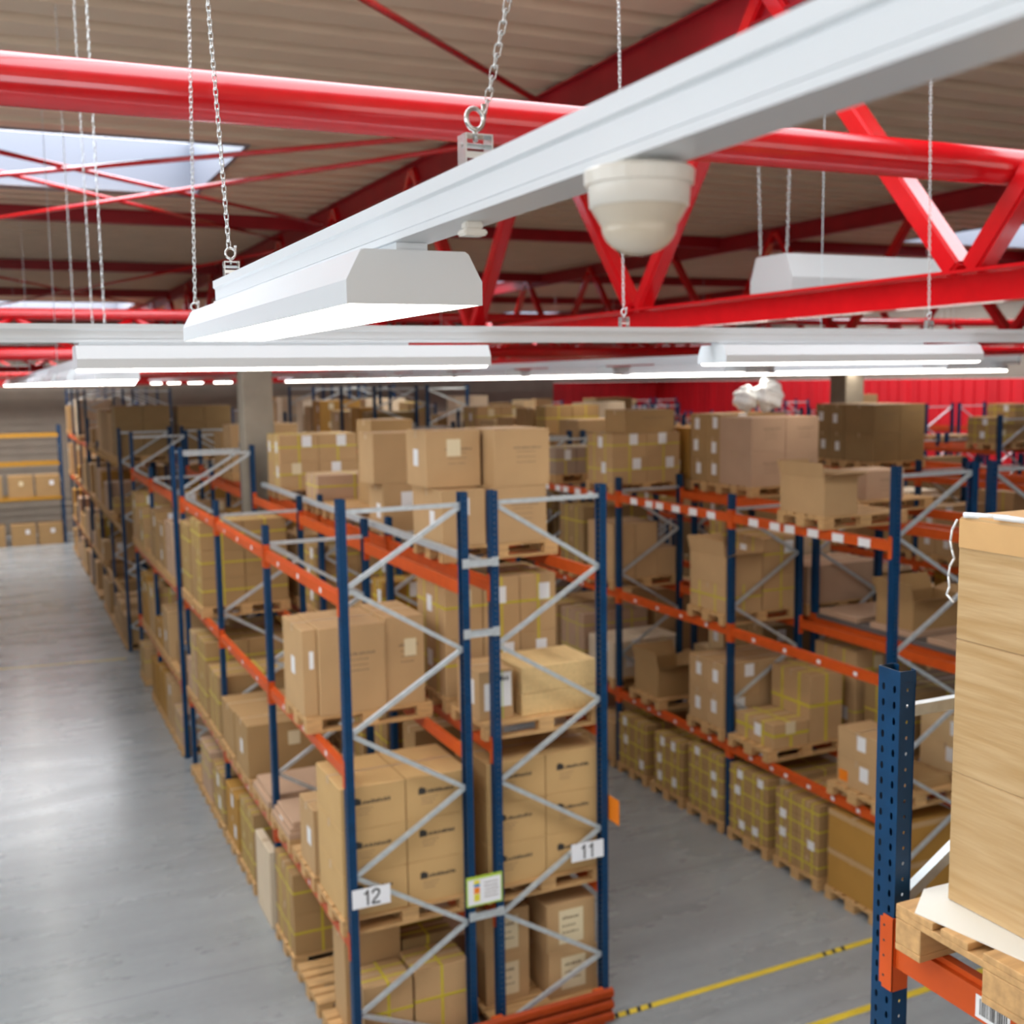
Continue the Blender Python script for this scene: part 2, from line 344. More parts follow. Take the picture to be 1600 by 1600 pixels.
# ------------------------------------------------------------------ lighting rails and lamps
RAILP = [(-.031, .062), (.031, .062), (.031, .044), (.026, .040), (.026, .013), (.022, .013), (.022, .010), (.031, .010), (.031, 0), (-.031, 0), (-.031, .010), (-.022, .010), (-.022, .013), (-.026, .013), (-.026, .040), (-.031, .044)]
LW, LH = 0.105, 0.078
LAMPP = [(-LW, 0), (-LW, .034), (-.081, LH), (.081, LH), (LW, .034), (LW, 0), (LW-.004, 0), (LW-.004, .033), (.079, LH-.004), (-.079, LH-.004), (-LW+.004, .033), (-LW+.004, 0)]
ENDP = [(-LW, 0), (-LW, .034), (-.084, LH-.004), (-.078, LH), (.078, LH), (.084, LH-.004), (LW, .034), (LW, 0)]
def lamp_meshes(axis, prot=0.0):
    L = 1.48; out = {}
    bm = bmesh.new(); extrude_profile(bm, LAMPP, -L/2, L/2, axis=axis); out['housing'] = new_mesh('housing', fixn(bm), M['white_metal'])
    bm = bmesh.new(); extrude_profile(bm, ENDP, -L/2-.004, -L/2, axis=axis); out['end_plate'] = new_mesh('end_plate', fixn(bm), M['white_metal'])
    bm = bmesh.new(); extrude_profile(bm, ENDP, L/2, L/2+.004, axis=axis); out['end_plate.far'] = new_mesh('end_plate', fixn(bm), M['white_metal'])
    bm = bmesh.new()
    for a, b in ((-L/2+.005, -.02), (.02, L/2-.005)) if False else ((-L/2+.005, L/2-.005),):
        extrude_profile(bm, [(-.097, .006), (-.097, .012), (.097, .012), (.097, .006)] if not prot else [(-.080, -prot), (-.097, .002), (-.097, .012), (.097, .012), (.097, .002), (.080, -prot)], a, b, axis=axis)
    out['diffuser'] = new_mesh('diffuser', fixn(bm), M['lamp'])
    bm = bmesh.new(); extrude_profile(bm, [(-.024, LH), (-.024, LH+.012), (.024, LH+.012), (.024, LH)], -L/2+.01, L/2-.3, axis=axis); out['mount_block'] = new_mesh('mount_block', fixn(bm), M['white_metal'])
    return out
LAMPM = {'Y': lamp_meshes('Y'), 'X': lamp_meshes('X', .008), 'P': lamp_meshes('Y', .026)}
def lamp(loc, axis, label, group=None):
    t = empty('linear_luminaire', loc); tag(t, label, 'lamp', group)
    for k, me in LAMPM[axis].items(): link(k.split('.')[0], me, t)
    return t
def rail(axis, c, a0, a1, z, label):
    bm = bmesh.new(); extrude_profile(bm, RAILP, a0, a1, axis=axis)
    o = link('lighting_rail', new_mesh('lighting_rail', fixn(bm), M['white_metal']), None, (c, 0, z) if axis == 'Y' else (0, c, z)); tag(o, label, 'lighting rail')
    return o
Z1 = 6.03
r1 = rail('Y', 0.575, -1.2, 3.02, Z1, 'white lighting rail running overhead with motion sensor')
def clip(parent, x, y, z):
    bm = bmesh.new(); abox(bm, -.012, .012, -.009, .009, -.010, 0); abox(bm, -.016, .016, -.013, .013, -.018, -.0101)
    bmesh.ops.bevel(bm, geom=bm.edges[:], offset=0.002, segments=2, affect='EDGES')
    link('clip', new_mesh('clip', bm, M['white_warm']), parent, (x, y, z))
clip(r1, 0, 1.36, 0); clip(r1, 0.005, 0.415, 0)
lamp((0.575, 2.318, Z1-LH-.0125), 'Y', 'white linear luminaire at the end of the overhead rail, lit underneath')
# motion sensor
t = empty('motion_sensor', (0.575, 0.95, Z1)); tag(t, 'cream domed motion sensor hanging under the lighting rail', 'sensor')
bm = bmesh.new(); lathe(bm, [(0, 0), (.030, 0), (.032, -.004), (.0515, -.005), (.053, -.007), (.052, -.019), (.0495, -.020), (.0495, -.021)], 48); link('mounting_ring', new_mesh('mounting_ring', fixn(bm), M['white_warm'], False), t)
bm = bmesh.new(); lathe(bm, [(.049, -.018), (.0475, -.039), (.0455, -.040)], 48); link('collar', new_mesh('collar', fixn(bm), M['white_warm'], True), t)
dp = [(.0462, -.040), (.0365, -.056)] + [(.0360*math.cos(a), -.0565-.028*math.sin(a)) for a in [PI/2*i/10 for i in range(11)]]
dp[-1] = (0, dp[-1][1])
bm = bmesh.new(); lathe(bm, dp, 48); link('dome_lens', new_mesh('dome_lens', fixn(bm), M['dome'], True), t)
# crosswise rail
Z2 = 5.972
rail('X', 4.1, -6.0, 14.0, Z2, 'white lighting rail running crosswise in front of the racks')
for xx, lab in ((-1.555, 'white luminaire on the crosswise rail, beyond the open aisle'), (1.013, 'white luminaire on the crosswise rail behind the overhead one'), (3.59, 'white luminaire on the crosswise rail above rack 11'), (6.16, 'white luminaire on the crosswise rail past the truss'), (8.73, 'white luminaire on the crosswise rail, far end')):
    lamp((xx, 4.1, Z2-LH-.0125), 'X', lab)
# lengthwise rails over the racks
ORD = ['first', 'second', 'third', 'fourth', 'fifth', 'sixth', 'seventh', 'eighth', 'ninth', 'tenth', 'eleventh', 'twelfth', 'thirteenth', 'fourteenth', 'fifteenth', 'sixteenth', 'seventeenth', 'eighteenth', 'nineteenth', 'twentieth']
for X, ya, nm in ((0.575, 5.85, 'open aisle'), (5.45, 5.4, 'rack 11 aisle'), (10.3, 9.3, 'second double rack'), (15.1, 13.5, 'third double rack'), (19.9, 18.5, 'fourth double rack'), (24.7, 23.0, 'last double rack')):
    rail('Y', X, ya-0.3, 44.0, Z2-0.03, 'white lighting rail running lengthwise above the '+nm)
    rl = COL.objects[[o.name for o in COL.objects if o.name.startswith('lighting_rail')][-1]]
    for q in range(5):
        yw = ya+(1.1 if X > 1 else 5.2)+q*7.5
        if yw < 43.5:
            bm = bmesh.new(); tube(bm, (0, yw, .062), (0, yw, ZD-(Z2-.03)-.005), .003, 6); link('suspension_wire', new_mesh('suspension_wire', bm, M['galv']), rl)
    yy = ya+0.75; k = 0
    while yy < 43:
        lamp((X, yy, Z2-0.03-LH-.0125), 'P', '%s luminaire along the lengthwise rail above the %s' % (ORD[k], nm), 'luminaires above the '+nm)
        yy += 2.12 if yy < 20 else 4.24; k += 1
# hooded luminaire on two chains
HOODX0, HOODX1, HY = 5.22, 6.75, 6.78
t = empty('hooded_luminaire', (0, HY, 6.42)); tag(t, 'wide white hooded luminaire hung on two chains above the red beam', 'lamp')
hp = [(-.24, 0), (-.24, .10), (-.17, .27), (.17, .27), (.24, .10), (.24, 0), (.22, 0), (.22, .10), (.16, .25), (-.16, .25), (-.22, .10), (-.22, 0)]
bm = bmesh.new(); extrude_profile(bm, hp, HOODX0, HOODX1, axis='X'); link('hood', new_mesh('hood', fixn(bm), M['hood']), t)
for xa in (HOODX0-.006, HOODX1): 
    bm = bmesh.new(); extrude_profile(bm, [(-.24, 0), (-.24, .10), (-.17, .27), (.17, .27), (.24, .10), (.24, 0)], xa, xa+.006, axis='X'); link('end_plate', new_mesh('end_plate', fixn(bm), M['hood']), t)
bm = bmesh.new(); abox(bm, HOODX0+.01, HOODX1-.01, -.2, .2, .03, .04); link('diffuser', new_mesh('diffuser', bm, M['white_metal']), t)

# chains
def link_ring(bm, c, ex, ez, L, W, r, n=14, m=5):
    pts = []
    hs = L/2-W/2
    for k in range(n):
        a = 2*PI*k/n; x = math.cos(a)*W/2; z = math.sin(a)*W/2 + (hs if math.sin(a) >= 0 else -hs)
        pts.append((x, z, Vector((math.cos(a), 0, math.sin(a)))))
    ey = ex.cross(ez)
    rings = []
    for x, z, nrm in pts:
        p = c+ex*x+ez*z; nn = ex*nrm.x+ez*nrm.z
        rings.append([bm.verts.new(p+(nn*math.cos(2*PI*j/m)+ey*math.sin(2*PI*j/m))*r) for j in range(m)])
    for i in range(n):
        A, B = rings[i], rings[(i+1) % n]
        for j in range(m): bm.faces.new([A[j], A[(j+1) % m], B[(j+1) % m], B[j]])
def chain(a, b, label, pitch=0.017, L=0.022, W=0.0105, r=0.0016, bracket=True, seed=0, n=14, m=5, ang=0.5, axis='Y'):
    a = Vector(a); b = Vector(b); t = empty('hanging_chain', a); tag(t, label, 'chain', 'suspension chains')
    d = (b-a); Lt = d.length; d.normalize()
    ex = Vector((math.cos(ang), math.sin(ang), 0)); ex = (ex-d*ex.dot(d)).normalized(); ey = d.cross(ex)
    bm = bmesh.new(); st = 0.062 if bracket else 0.0; k = 0; s = st+L/2
    while s < Lt-0.01:
        link_ring(bm, d*s, ex if k % 2 == 0 else ey, d, L, W, r, n, m); s += pitch; k += 1
    link('chain_links', new_mesh('chain_links', fixn(bm), M['zinc'], True), t)
    if bracket:
        f = 1.0
        bm = bmesh.new()      # eye hook: ring with a short open tail and shank
        link_ring(bm, Vector((0, 0, .050)), Vector((1, 0, 0)), Vector((0, 0, 1)), .026, .026, .003, 18, 8)
        tube(bm, (0, 0, .022), (0, 0, .040), .003, 8); tube(bm, (.0135, 0, .052), (.0135, 0, .070), .003, 8)
        link('eye_hook', new_mesh('eye_hook', fixn(bm), M['zinc'], True), t, rz=0.2)
        bm = bmesh.new()      # two bent cheek plates with a bolt through them
        for s_ in (-1, 1):
            x0 = s_*.017
            abox(bm, min(x0, x0+s_*.0018), max(x0, x0+s_*.0018), -.013, .013, -.012, .030)
            abox(bm, min(0, s_*.017), max(0, s_*.017), -.013, -.0112, .0, .008)
            abox(bm, min(0, s_*.017), max(0, s_*.017), -.013, .013, .0285, .030)
        tube(bm, (-.020, 0, .017), (.020, 0, .017), .003, 8)
        link('bracket', new_mesh('bracket', fixn(bm), M['zinc']), t)
    return t
chain((0.575, 1.345, Z1+.074), (1.22, 1.56, ZD-0.02), 'bright steel chain and hook holding the overhead rail at its middle', pitch=0.0150, L=.0195, W=.0088, r=.0011, ang=0.9)
chain((0.575, 2.93, Z1+.074), (0.50, 3.05, ZD-0.02), 'twisted steel chain holding the far end of the overhead rail', ang=0.3)
chain((0.673, 4.1, Z2+.074), (0.74, 4.12, ZD-0.02), 'twisted steel chain on the crosswise rail behind the overhead luminaire', ang=0.3)
chain((2.408, 4.1, Z2+.074), (2.37, 4.1, ZD-0.02), 'steel chain on the crosswise rail behind the motion sensor')
chain((4.085, 4.1, Z2+.074), (4.02, 4.1, ZD-0.02), 'steel chain on the crosswise rail by the red truss')
chain((5.24, HY+.15, 6.69), (5.20, HY+.20, ZD-0.02), 'thin chain at the rear corner of the hooded luminaire', bracket=False, pitch=.03, L=.038, W=.018, r=.0024, n=8, m=4)
chain((5.24, HY-.15, 6.69), (5.27, HY-.17, ZD-0.02), 'thin chain at the front corner of the hooded luminaire', bracket=False, pitch=.03, L=.038, W=.018, r=.0024, n=8, m=4)
for yy, lab in ((6.35, 'thin chain above the open aisle rail, first of three'), (7.1, 'thin chain above the open aisle rail, second of three'), (8.6, 'thin chain above the open aisle rail, third of three')):
    chain((0.575, yy, Z2+.035), (0.575, yy, ZD-0.02), lab, bracket=False, pitch=.03, L=.038, W=.012, r=.0018, n=8, m=4)
#RACKS
# ------------------------------------------------------------------ pallet racks
BAY, FD = 2.77, 1.05
ZB = [1.16, 2.65, 4.08]                     # beam centre heights
TOPZ = 0.055
def holed_strip(bm, P, u0, u1, cols, H, pitch, hw, hh):
    """vertical strip of sheet with rows of holes; P maps (u, z) to a point"""
    n = int(H/pitch); cw = (u1-u0)/cols
    for r in range(n):
        za, zb = r*pitch, (r+1)*pitch
        for c in range(cols):
            ua, ub = u0+c*cw, u0+(c+1)*cw; uc, zc = (ua+ub)/2, (za+zb)/2
            outer = [(ua, za), (uc, za), (ub, za), (ub, zc), (ub, zb), (uc, zb), (ua, zb), (ua, zc)]
            inner = [(uc-hw*.6, zc-hh), (uc, zc-hh), (uc+hw*.6, zc-hh), (uc+hw, zc), (uc+hw*.6, zc+hh), (uc, zc+hh), (uc-hw*.6, zc+hh), (uc-hw, zc)]
            O = [bm.verts.new(P(*p)) for p in outer]; I = [bm.verts.new(P(*p)) for p in inner]
            for k in range(8): bm.faces.new([O[k], O[(k+1) % 8], I[(k+1) % 8], I[k]])
    if n*pitch < H-1e-4:
        bm.faces.new([bm.verts.new(P(*p)) for p in ((u0, n*pitch), (u1, n*pitch), (u1, H), (u0, H))])
def post_mesh(H):
    bm = bmesh.new()
    holed_strip(bm, lambda u, z: (-.031, -u, z), -.046, .046, 2, H, .05, .0065, .0115)
    holed_strip(bm, lambda u, z: (u, -.046, z), -.031, .031, 1, H, .05, .0055, .0055)
    holed_strip(bm, lambda u, z: (-u, .046, z), -.031, .031, 1, H, .05, .0055, .0055)
    for s in (-1, 1):
        q = [(.031, s*.046, 0), (.031, s*.026, 0), (.031, s*.026, H), (.031, s*.046, H)]
        bm.faces.new([bm.verts.new(p) for p in (q if s > 0 else q[::-1])])
    bmesh.ops.remove_doubles(bm, verts=bm.verts[:], dist=1e-5)
    bmesh.ops.recalc_face_normals(bm, faces=bm.faces[:])
    bmesh.ops.solidify(bm, geom=bm.faces[:], thickness=0.0025)
    abox(bm, -.05, .05, -.06, .06, 0, .006)
    return new_mesh('post', bm, M['blue'])
POST = {h: post_mesh(h) for h in (4.90, 4.38, 5.70, 4.935)}
BRACE = {}
def brace_mesh(dx, dz):
    k = (round(dx, 3), round(dz, 3))
    if k not in BRACE:
        bm = bmesh.new(); a = Vector((0, 0, 0)); b = Vector((dx, 0, dz))
        d = (b-a).normalized(); t = Vector((-d.z, 0, d.x))
        def b3(o, w_, y0, y1):
            c = [a+o-t*w_/2, b+o-t*w_/2, b+o+t*w_/2, a+o+t*w_/2]
            V = [bm.verts.new((p.x, y0, p.z)) for p in c]+[bm.verts.new((p.x, y1, p.z)) for p in c]
            for f in ((0,1,2,3),(7,6,5,4),(0,4,5,1),(1,5,6,2),(2,6,7,3),(3,7,4,0)): bm.faces.new([V[i] for i in f])
        b3(Vector(), .036, -.016, -.013); b3(t*.0165, .003, -.013, .014); b3(-t*.0165, .003, -.013, .014)
        for p in (a+d*.012, b-d*.012): tube(bm, (p.x, -.024, p.z), (p.x, -.012, p.z), .008, 6)
        BRACE[k] = new_mesh('brace', fixn(bm), M['galv'])
    return BRACE[k]
BEAMM = {}
def beam_mesh(col):
    if col not in BEAMM:
        L = BAY-.10
        bm = bmesh.new(); extrude_profile(bm, [(-.025, -.055), (.025, -.055), (.025, .055), (-.006, .055), (-.006, .038), (-.025, .038)], -L/2, L/2)
        BEAMM[col] = new_mesh('beam', fixn(bm), M[col])
    return BEAMM[col]
CONN = {}
def conn_mesh(col):
    if col not in CONN:
        bm = bmesh.new()      # L plate: front plate hooked over the post face, side plate against its flank; three slots shown as dark pins
        abox(bm, -.0375, -.0340, -.006, .0505, -.135, .105)
        abox(bm, -.0375, .026, .0475, .0505, -.135, .105)
        bmesh.ops.bevel(bm, geom=[e for e in bm.edges if abs((e.verts[0].co-e.verts[1].co).x) > .002 and abs((e.verts[0].co-e.verts[1].co).y) < .001 and abs(e.verts[0].co.y+.006) < .001], offset=.012, segments=4, affect='EDGES')
        me = new_mesh('connector', bm, M[col]); me.materials.append(M['black'])
        bm = bmesh.new(); bm.from_mesh(me)
        for z in (-.095, -.03, .02, .07):
            n0 = len(bm.faces); tube(bm, (-.0381, .012, z), (-.037, .012, z), .0045, 8)
            bm.faces.ensure_lookup_table()
            for f in bm.faces[n0:]: f.material_index = 1
        bm.to_mesh(me); bm.free(); CONN[col] = me
    return CONN[col]
BL = box_mesh('beam_label', -.0008, 0, -.035, .035, -.026, .026, M['label'])
def frame_braces(root, y, top, mirror):
    zs = []
    out = lambda x: (FD-x if mirror else x)
    z = 4.172; side = 0; nodes = []
    if top > 4.5: nodes.append((1, 4.777))
    if top > 5.5: nodes = [(1, 5.60), (0, 5.19)]+nodes
    while z > 0.2: nodes.append((side, z)); z -= .6055; side = 1-side
    nodes.append((side, .10))
    x_of = lambda s: out(.028 if s == 0 else FD-.028)
    hz = nodes[0][1]+.018
    me = brace_mesh(FD-.056, 0); link('brace', me, root, (.028, y, hz))
    
    for (s0, z0), (s1, z1) in zip(nodes, nodes[1:]):
        a = (x_of(s0), z0); b = (x_of(s1), z1)
        if a[0] > b[0]: a, b = b, a
        if a[0] == b[0]: continue
        link('brace', brace_mesh(b[0]-a[0], b[1]-a[1]), root, (a[0], y, a[1]))
OCC = []            # boxes used for sight lines only
def rack(x, y0, nb, label, mirror=False, col='orange', tops=(4.90, 4.38, 4.90), rz=0.0, detail=2, zb=ZB, labels=None, frames=None, spacer=False, bayskip=()):
    t = empty('pallet_rack', (x, y0, 0), rz); tag(t, label, 'rack', 'pallet racks')
    for i in range(nb+1):
        if frames and i not in frames: continue
        top = tops[0] if i == 0 else tops[2] if i == nb else tops[1]
        for xx, rot in ((0, 0), (FD, PI)):
            link('post', POST[top], t, (xx, i*BAY, 0), rot)
            if rz == 0: OCC.append((x+xx-.03, x+xx+.03, y0+i*BAY-.046, y0+i*BAY+.046, 0, top))
        frame_braces(t, i*BAY, top, mirror)
    for i in range(nb):
        for li, z in enumerate(zb):
            for xx, rot in ((0, 0), (FD, PI)):
                b = link('beam', beam_mesh(col), t, (xx, (i+.5)*BAY, z), rot)
                if rz == 0: OCC.append((x+xx-.025, x+xx+.025, y0+i*BAY+.05, y0+(i+1)*BAY-.05, z-.055, z+.055))
                if detail >= 1:
                    for s in (-1, 1):
                        c = link('connector', conn_mesh(col), b, (0, s*(BAY/2), 0))
                        if s == 1: c.scale = (1, -1, 1)
                if detail >= 2 and labels and ((rot == 0) != mirror):
                    for k in range(labels[li]):
                        yy = -1.1+2.2*(k+.5)/labels[li]+((k*37) % 7-3)*.02
                        o = link('beam_label', BL, b, (-.0252, yy, -.008)); o.scale = (1, 2.6 if li == 2 and len(labels) == 3 and labels[2] == 6 else .8, 1.75 if li == 2 and labels[2] == 6 else .8)
    if spacer:
        for zz in (4.30, 3.70, 1.20):
            bm = bmesh.new(); abox(bm, FD+.030, FD+.239, -.060, -.052, -.030, .030)
            for dz in (-.030, .027): abox(bm, FD+.030, FD+.239, -.067, -.060, dz, dz+.003)
            for xx in (FD-.03, FD+.239): abox(bm, xx, xx+.06, -.058, -.050, -.04, .04)
            link('row_spacer', new_mesh('row_spacer', bm, M['galv']), t, (0, 0, zz))
    return t
RX = [2.47, 3.789, 8.237, 9.556, 14.0, 15.32, 19.77, 21.09, 25.5, 26.82]
RN = ['rack 12', 'rack 11', "second double rack's aisle row", "second double rack's inner row", "third double rack's aisle row", "third double rack's inner row", "fourth double rack's aisle row", "fourth double rack's inner row", "last double rack's aisle row", "last double rack's inner row"]
RUNS = [(8.65, 3, 'A', 'near section'), (17.72, 2, 'B', 'section beyond the columns'), (25.6, 3, 'C', 'section past the cross aisle'), (34.6, 3, 'D', 'far end section')]
RLIST = []
for ri, x in enumerate(RX):
    for y0, nb, rn, sec in RUNS:
        yend = y0+nb*BAY
        if x > 1.2*yend: continue
        tall = (ri, rn) in ((2, 'C'), (3, 'C'), (0, 'D'), (1, 'D'))
        tops = (5.70, 5.70, 5.70) if tall else (4.90, 4.38, 4.90)
        det = 2 if rn == 'A' and ri <= 3 else 1 if (rn == 'A' and ri < 6) or (rn == 'B' and ri < 4) else 0
        lab = [3, 3, 3] if ri == 0 else [6, 4, 6]
        col = 'yellow_beam' if (ri, rn) in ((0, 'C'), (3, 'C'), (5, 'C')) else 'orange'
        nm = {'rack 12': 'blue and orange rack carrying the 12 sign', 'rack 11': 'blue and orange rack carrying the 11 sign'}.get(RN[ri], 'blue and orange rack, '+RN[ri])
        L = nm+', '+sec if rn != 'A' or ri > 1 else nm+' on its end frame'
        rack(x, y0, nb, L, mirror=(ri % 2 == 1), col=col, tops=tops, detail=det, labels=lab, spacer=(ri % 2 == 0 and rn == 'A'))
        RLIST.append((ri, rn))
        if ri == 3 and rn == 'A':
            rk = [o for o in COL.objects if o.name.startswith('pallet_rack')][-1]
            link('deck_plate', box_mesh('deck_plate', -.03, FD+.03, .06, BAY-.06, ZB[1]+TOPZ, ZB[1]+TOPZ+.06, M['deckplate'], .004), rk)
        if ri == 1 and rn == 'A':
            bm = bmesh.new(); bar(bm, (-.13, .0, 4.30), (-.13, 3*BAY, 4.30), .05, .06); link('backstop_bar', new_mesh('backstop_bar', bm, M['galv']), [o for o in COL.objects if o.name.startswith('pallet_rack')][-1])
# rack beside the camera carrying the wrapped load (same line as rack 12, other side of the cross aisle)
FY = 2.568
fr = rack(RX[0], FY-BAY, 1, 'blue perforated rack post with orange beam carrying the wrapped load', tops=(4.93, 4.93, 4.93), detail=1, frames=(1,)) if False else None
def near_rack():
    t = rack(RX[0], FY-BAY, 1, 'near rack with perforated blue post holding the film-wrapped load', detail=1, zb=[1.16, 2.65, 4.05], tops=(4.935, 4.935, 4.935))
    b = [c for c in t.children if c.name.startswith('beam') and abs(c.location.z-4.05) < .01 and abs(c.location.x) < .01][0]
    # barcode label on the beam
    lb = link('barcode_label', box_mesh('barcode_label', -.0009, 0, -.06, .06, -.034, .034, M['label']), b, (-.0252, .96, -.012))
    bm = bmesh.new(); rng = random.Random(5); yy = -.05
    while yy < .045:
        wd = rng.choice((.0015, .0025, .004)); abox(bm, -.0014, -.0009, yy, yy+wd, -.022, .026); yy += wd+rng.choice((.0015, .003))
    link('barcode', new_mesh('barcode', bm, M['ink']), lb)
    for z, yo in ((4.803, -.012), (4.17, .0)):
        pass
    return t
near_rack()
# yellow-beamed rack against the back wall
rack(2.25, 44.6, 3, 'dark blue rack with yellow beams along the back wall', col='yellow_beam', rz=PI/2, detail=0, zb=[1.72, 2.98, 4.02], tops=(4.38, 4.38, 4.38))

# ------------------------------------------------------------------ pallets
def pallet_mesh():
    bm = bmesh.new()
    for k in range(5):
        yy = -.4+.0+k*.175; wd = .145 if k % 2 == 0 else .10
        yy = [-.4, -.225, -.0725, .125, .255][k]; wd = [.145, .10, .145, .10, .145][k]
        abox(bm, -.6, .6, yy, yy+wd, .122, .144)
    for xx in (-.6, -.0725, .455): abox(bm, xx, xx+.145, -.4, .4, .100, .122)
    for xx in (-.6, -.0725, .455):
        for yy, wd in ((-.4, .10), (-.0725, .145), (.30, .10)): abox(bm, xx, xx+.145, yy, yy+wd, .022, .100)
    for yy, wd in ((-.4, .10), (-.0725, .145), (.30, .10)): abox(bm, -.6, .6, yy, yy+wd, 0, .022)
    return new_mesh('pallet', bm, M['wood'])
PALM = pallet_mesh()
LV = ['floor', 'lower', 'middle', 'upper']
SL = ['front', 'middle', 'rear']
BN = ['first', 'second', 'third', 'fourth', 'fifth', 'sixth', 'seventh', 'eighth', 'ninth', 'tenth', 'eleventh']
LZ = [0.0]+[z+TOPZ+.0005 for z in ZB]
BOX, PAL = [], []
def slot_origin(ri, run, bay, level, slot):
    y0 = [r for r in RUNS if r[2] == run][0][0]
    return (RX[ri]+FD/2-.6, y0+bay*BAY+[.46, 1.385, 2.31][slot]-.4, LZ[level])
def bayno(run, bay): return {'A': 0, 'B': 3, 'C': 5, 'D': 8}[run]+bay
def where(ri, run, bay, level, slot): return '%s pallet, %s level, %s bay, %s' % (SL[slot], LV[level], BN[bayno(run, bay)], RN[ri])
def load(ri, run, bay, level, slot, boxes, pallet=True, dx=0.0, dy=0.0):
    x, y, z = slot_origin(ri, run, bay, level, slot); x += dx; y += dy
    wh = where(ri, run, bay, level, slot)
    if pallet:
        PAL.append(dict(c=(x+.6, y+.4, z), wh=wh, full=bool(boxes))); z += .145
    for b in boxes:
        b = dict(b); b['o'] = (x+b['x'], y+b['y'], z+b['z']); b['wh'] = wh; b['ri'] = ri; b['run'] = run; b['level'] = level
        BOX.append(b)
def B(x, y, z, w, d, h, c='tan', s='', pos='lone'): return dict(x=x, y=y, z=z, w=w, d=d, h=h, c=c, s=s, pos=pos)
def names3(n, i, words):
    if n == 1: return ''
    if n == 2: return words[0] if i == 0 else words[-1]
    if i == 0: return words[0]
    if i == n-1: return words[-1]
    return words[1] if n == 3 else 'second' if i == 1 else 'third' if i == 2 else 'fourth'
def grid(nx, ny, nz, h, c='tan', s='', W=1.16, Dp=.76, x0=.02, y0=.02, odd=0, rng=None, gap=.008, skip=0.0):
    out = []
    ww, dd = (W-gap*(nx-1))/nx, (Dp-gap*(ny-1))/ny
    xw = ('aisle-side', 'centre', 'inner') if not odd else ('inner', 'centre', 'aisle-side')
    for k in range(nz):
        for i in range(nx):
            for j in range(ny):
                if k == nz-1 and rng and rng.random() < skip: continue
                p = ' '.join(q for q in (names3(nz, k, ('bottom', 'middle', 'top')), names3(nx, i, xw), names3(ny, j, ('front', 'mid', 'rear'))) if q) or 'lone'
                jx = rng.uniform(-.003, .003) if rng else 0
                out.append(B(x0+i*(ww+gap)+jx, y0+j*(dd+gap), k*(h+.001), ww, dd, h, c, s, p))
    return out

HAND = {}
def H_(ri, run, bay, level, slot, boxes, **k): HAND[(ri, run, bay, level, slot)] = (boxes, k)
EMPTY = lambda *keys: [HAND.__setitem__(k, (None, {})) for k in keys]
# rack 12, near section
H_(0,'A',0,2,1, [B(0,.05,0,.13,.73,.79,'tan','label',pos='aisle-side'), B(.135,.0,0,.62,.78,.80,'tan','text',pos='centre'), B(.76,.03,0,.38,.75,.83,'tan','label text',pos='inner')], dx=-.02, dy=-.02)
H_(0,'A',0,1,0, grid(2,1,3,.375,'ochre_l','logo',W=1.14))
H_(0,'A',0,0,0, [B(.62,.0,0,.50,.40,.62,'tan','strap',pos='inner front'), B(.16,.0,0,.44,.38,.58,'tan','strap',pos='aisle-side front'), B(.12,.42,0,.52,.36,.86,'tan','',pos='aisle-side rear'), B(.66,.42,0,.48,.36,.70,'dark','strap',pos='inner rear')])
EMPTY((0,'A',0,2,0), (0,'A',0,2,2))
H_(0,'A',0,0,1, [])
H_(0,'A',0,0,2, grid(2,1,2,.42,'brown','strap'))
H_(0,'A',0,1,1, [B(.02,.02,0,.55,.5,.62,'tan','label',pos='aisle-side'), B(.62,.05,0,.5,.7,.5,'brown','',pos='inner')])
H_(0,'A',0,1,2, [B(.0,.0,0,1.1,.75,.06,'pink','',pos='bottom flat'), B(.02,.02,.061,1.05,.7,.05,'pink','label',pos='second flat'), B(.05,.04,.112,.98,.66,.05,'pink','',pos='top flat')])
H_(0,'A',1,1,0, [B(.0,.0,0,1.1,.75,.07,'pink','label',pos='bottom flat'), B(.04,.03,.071,1.0,.7,.06,'pink','',pos='top flat')])
H_(0,'A',1,1,1, [B(.0,.05,0,.9,.7,.62,'brown','label')])
H_(0,'A',1,1,2, grid(1,1,1,.55,'brown'))
EMPTY(*[(0,'A',1,2,s) for s in range(3)])
H_(0,'A',2,2,1, grid(2,2,3,.38,'brown','strap'))
H_(0,'A',2,2,0, None); H_(0,'A',2,2,2, grid(2,1,2,.5,'brown','strap'))
H_(0,'A',2,1,1, grid(2,1,2,.5,'brown','strap')); H_(0,'A',2,1,0, grid(1,1,1,.75,'brown','strap'))
H_(0,'A',1,0,0, [B(.0,.05,0,.09,.7,.86,'cream','',pos='upright flat'), B(.25,.05,0,.8,.7,.75,'brown','')], pallet=False)
H_(0,'A',1,0,1, grid(2,2,2,.40,'brown','strap'))
for b_ in range(3): EMPTY(*[(0,'A',b_,3,s) for s in range(3)])
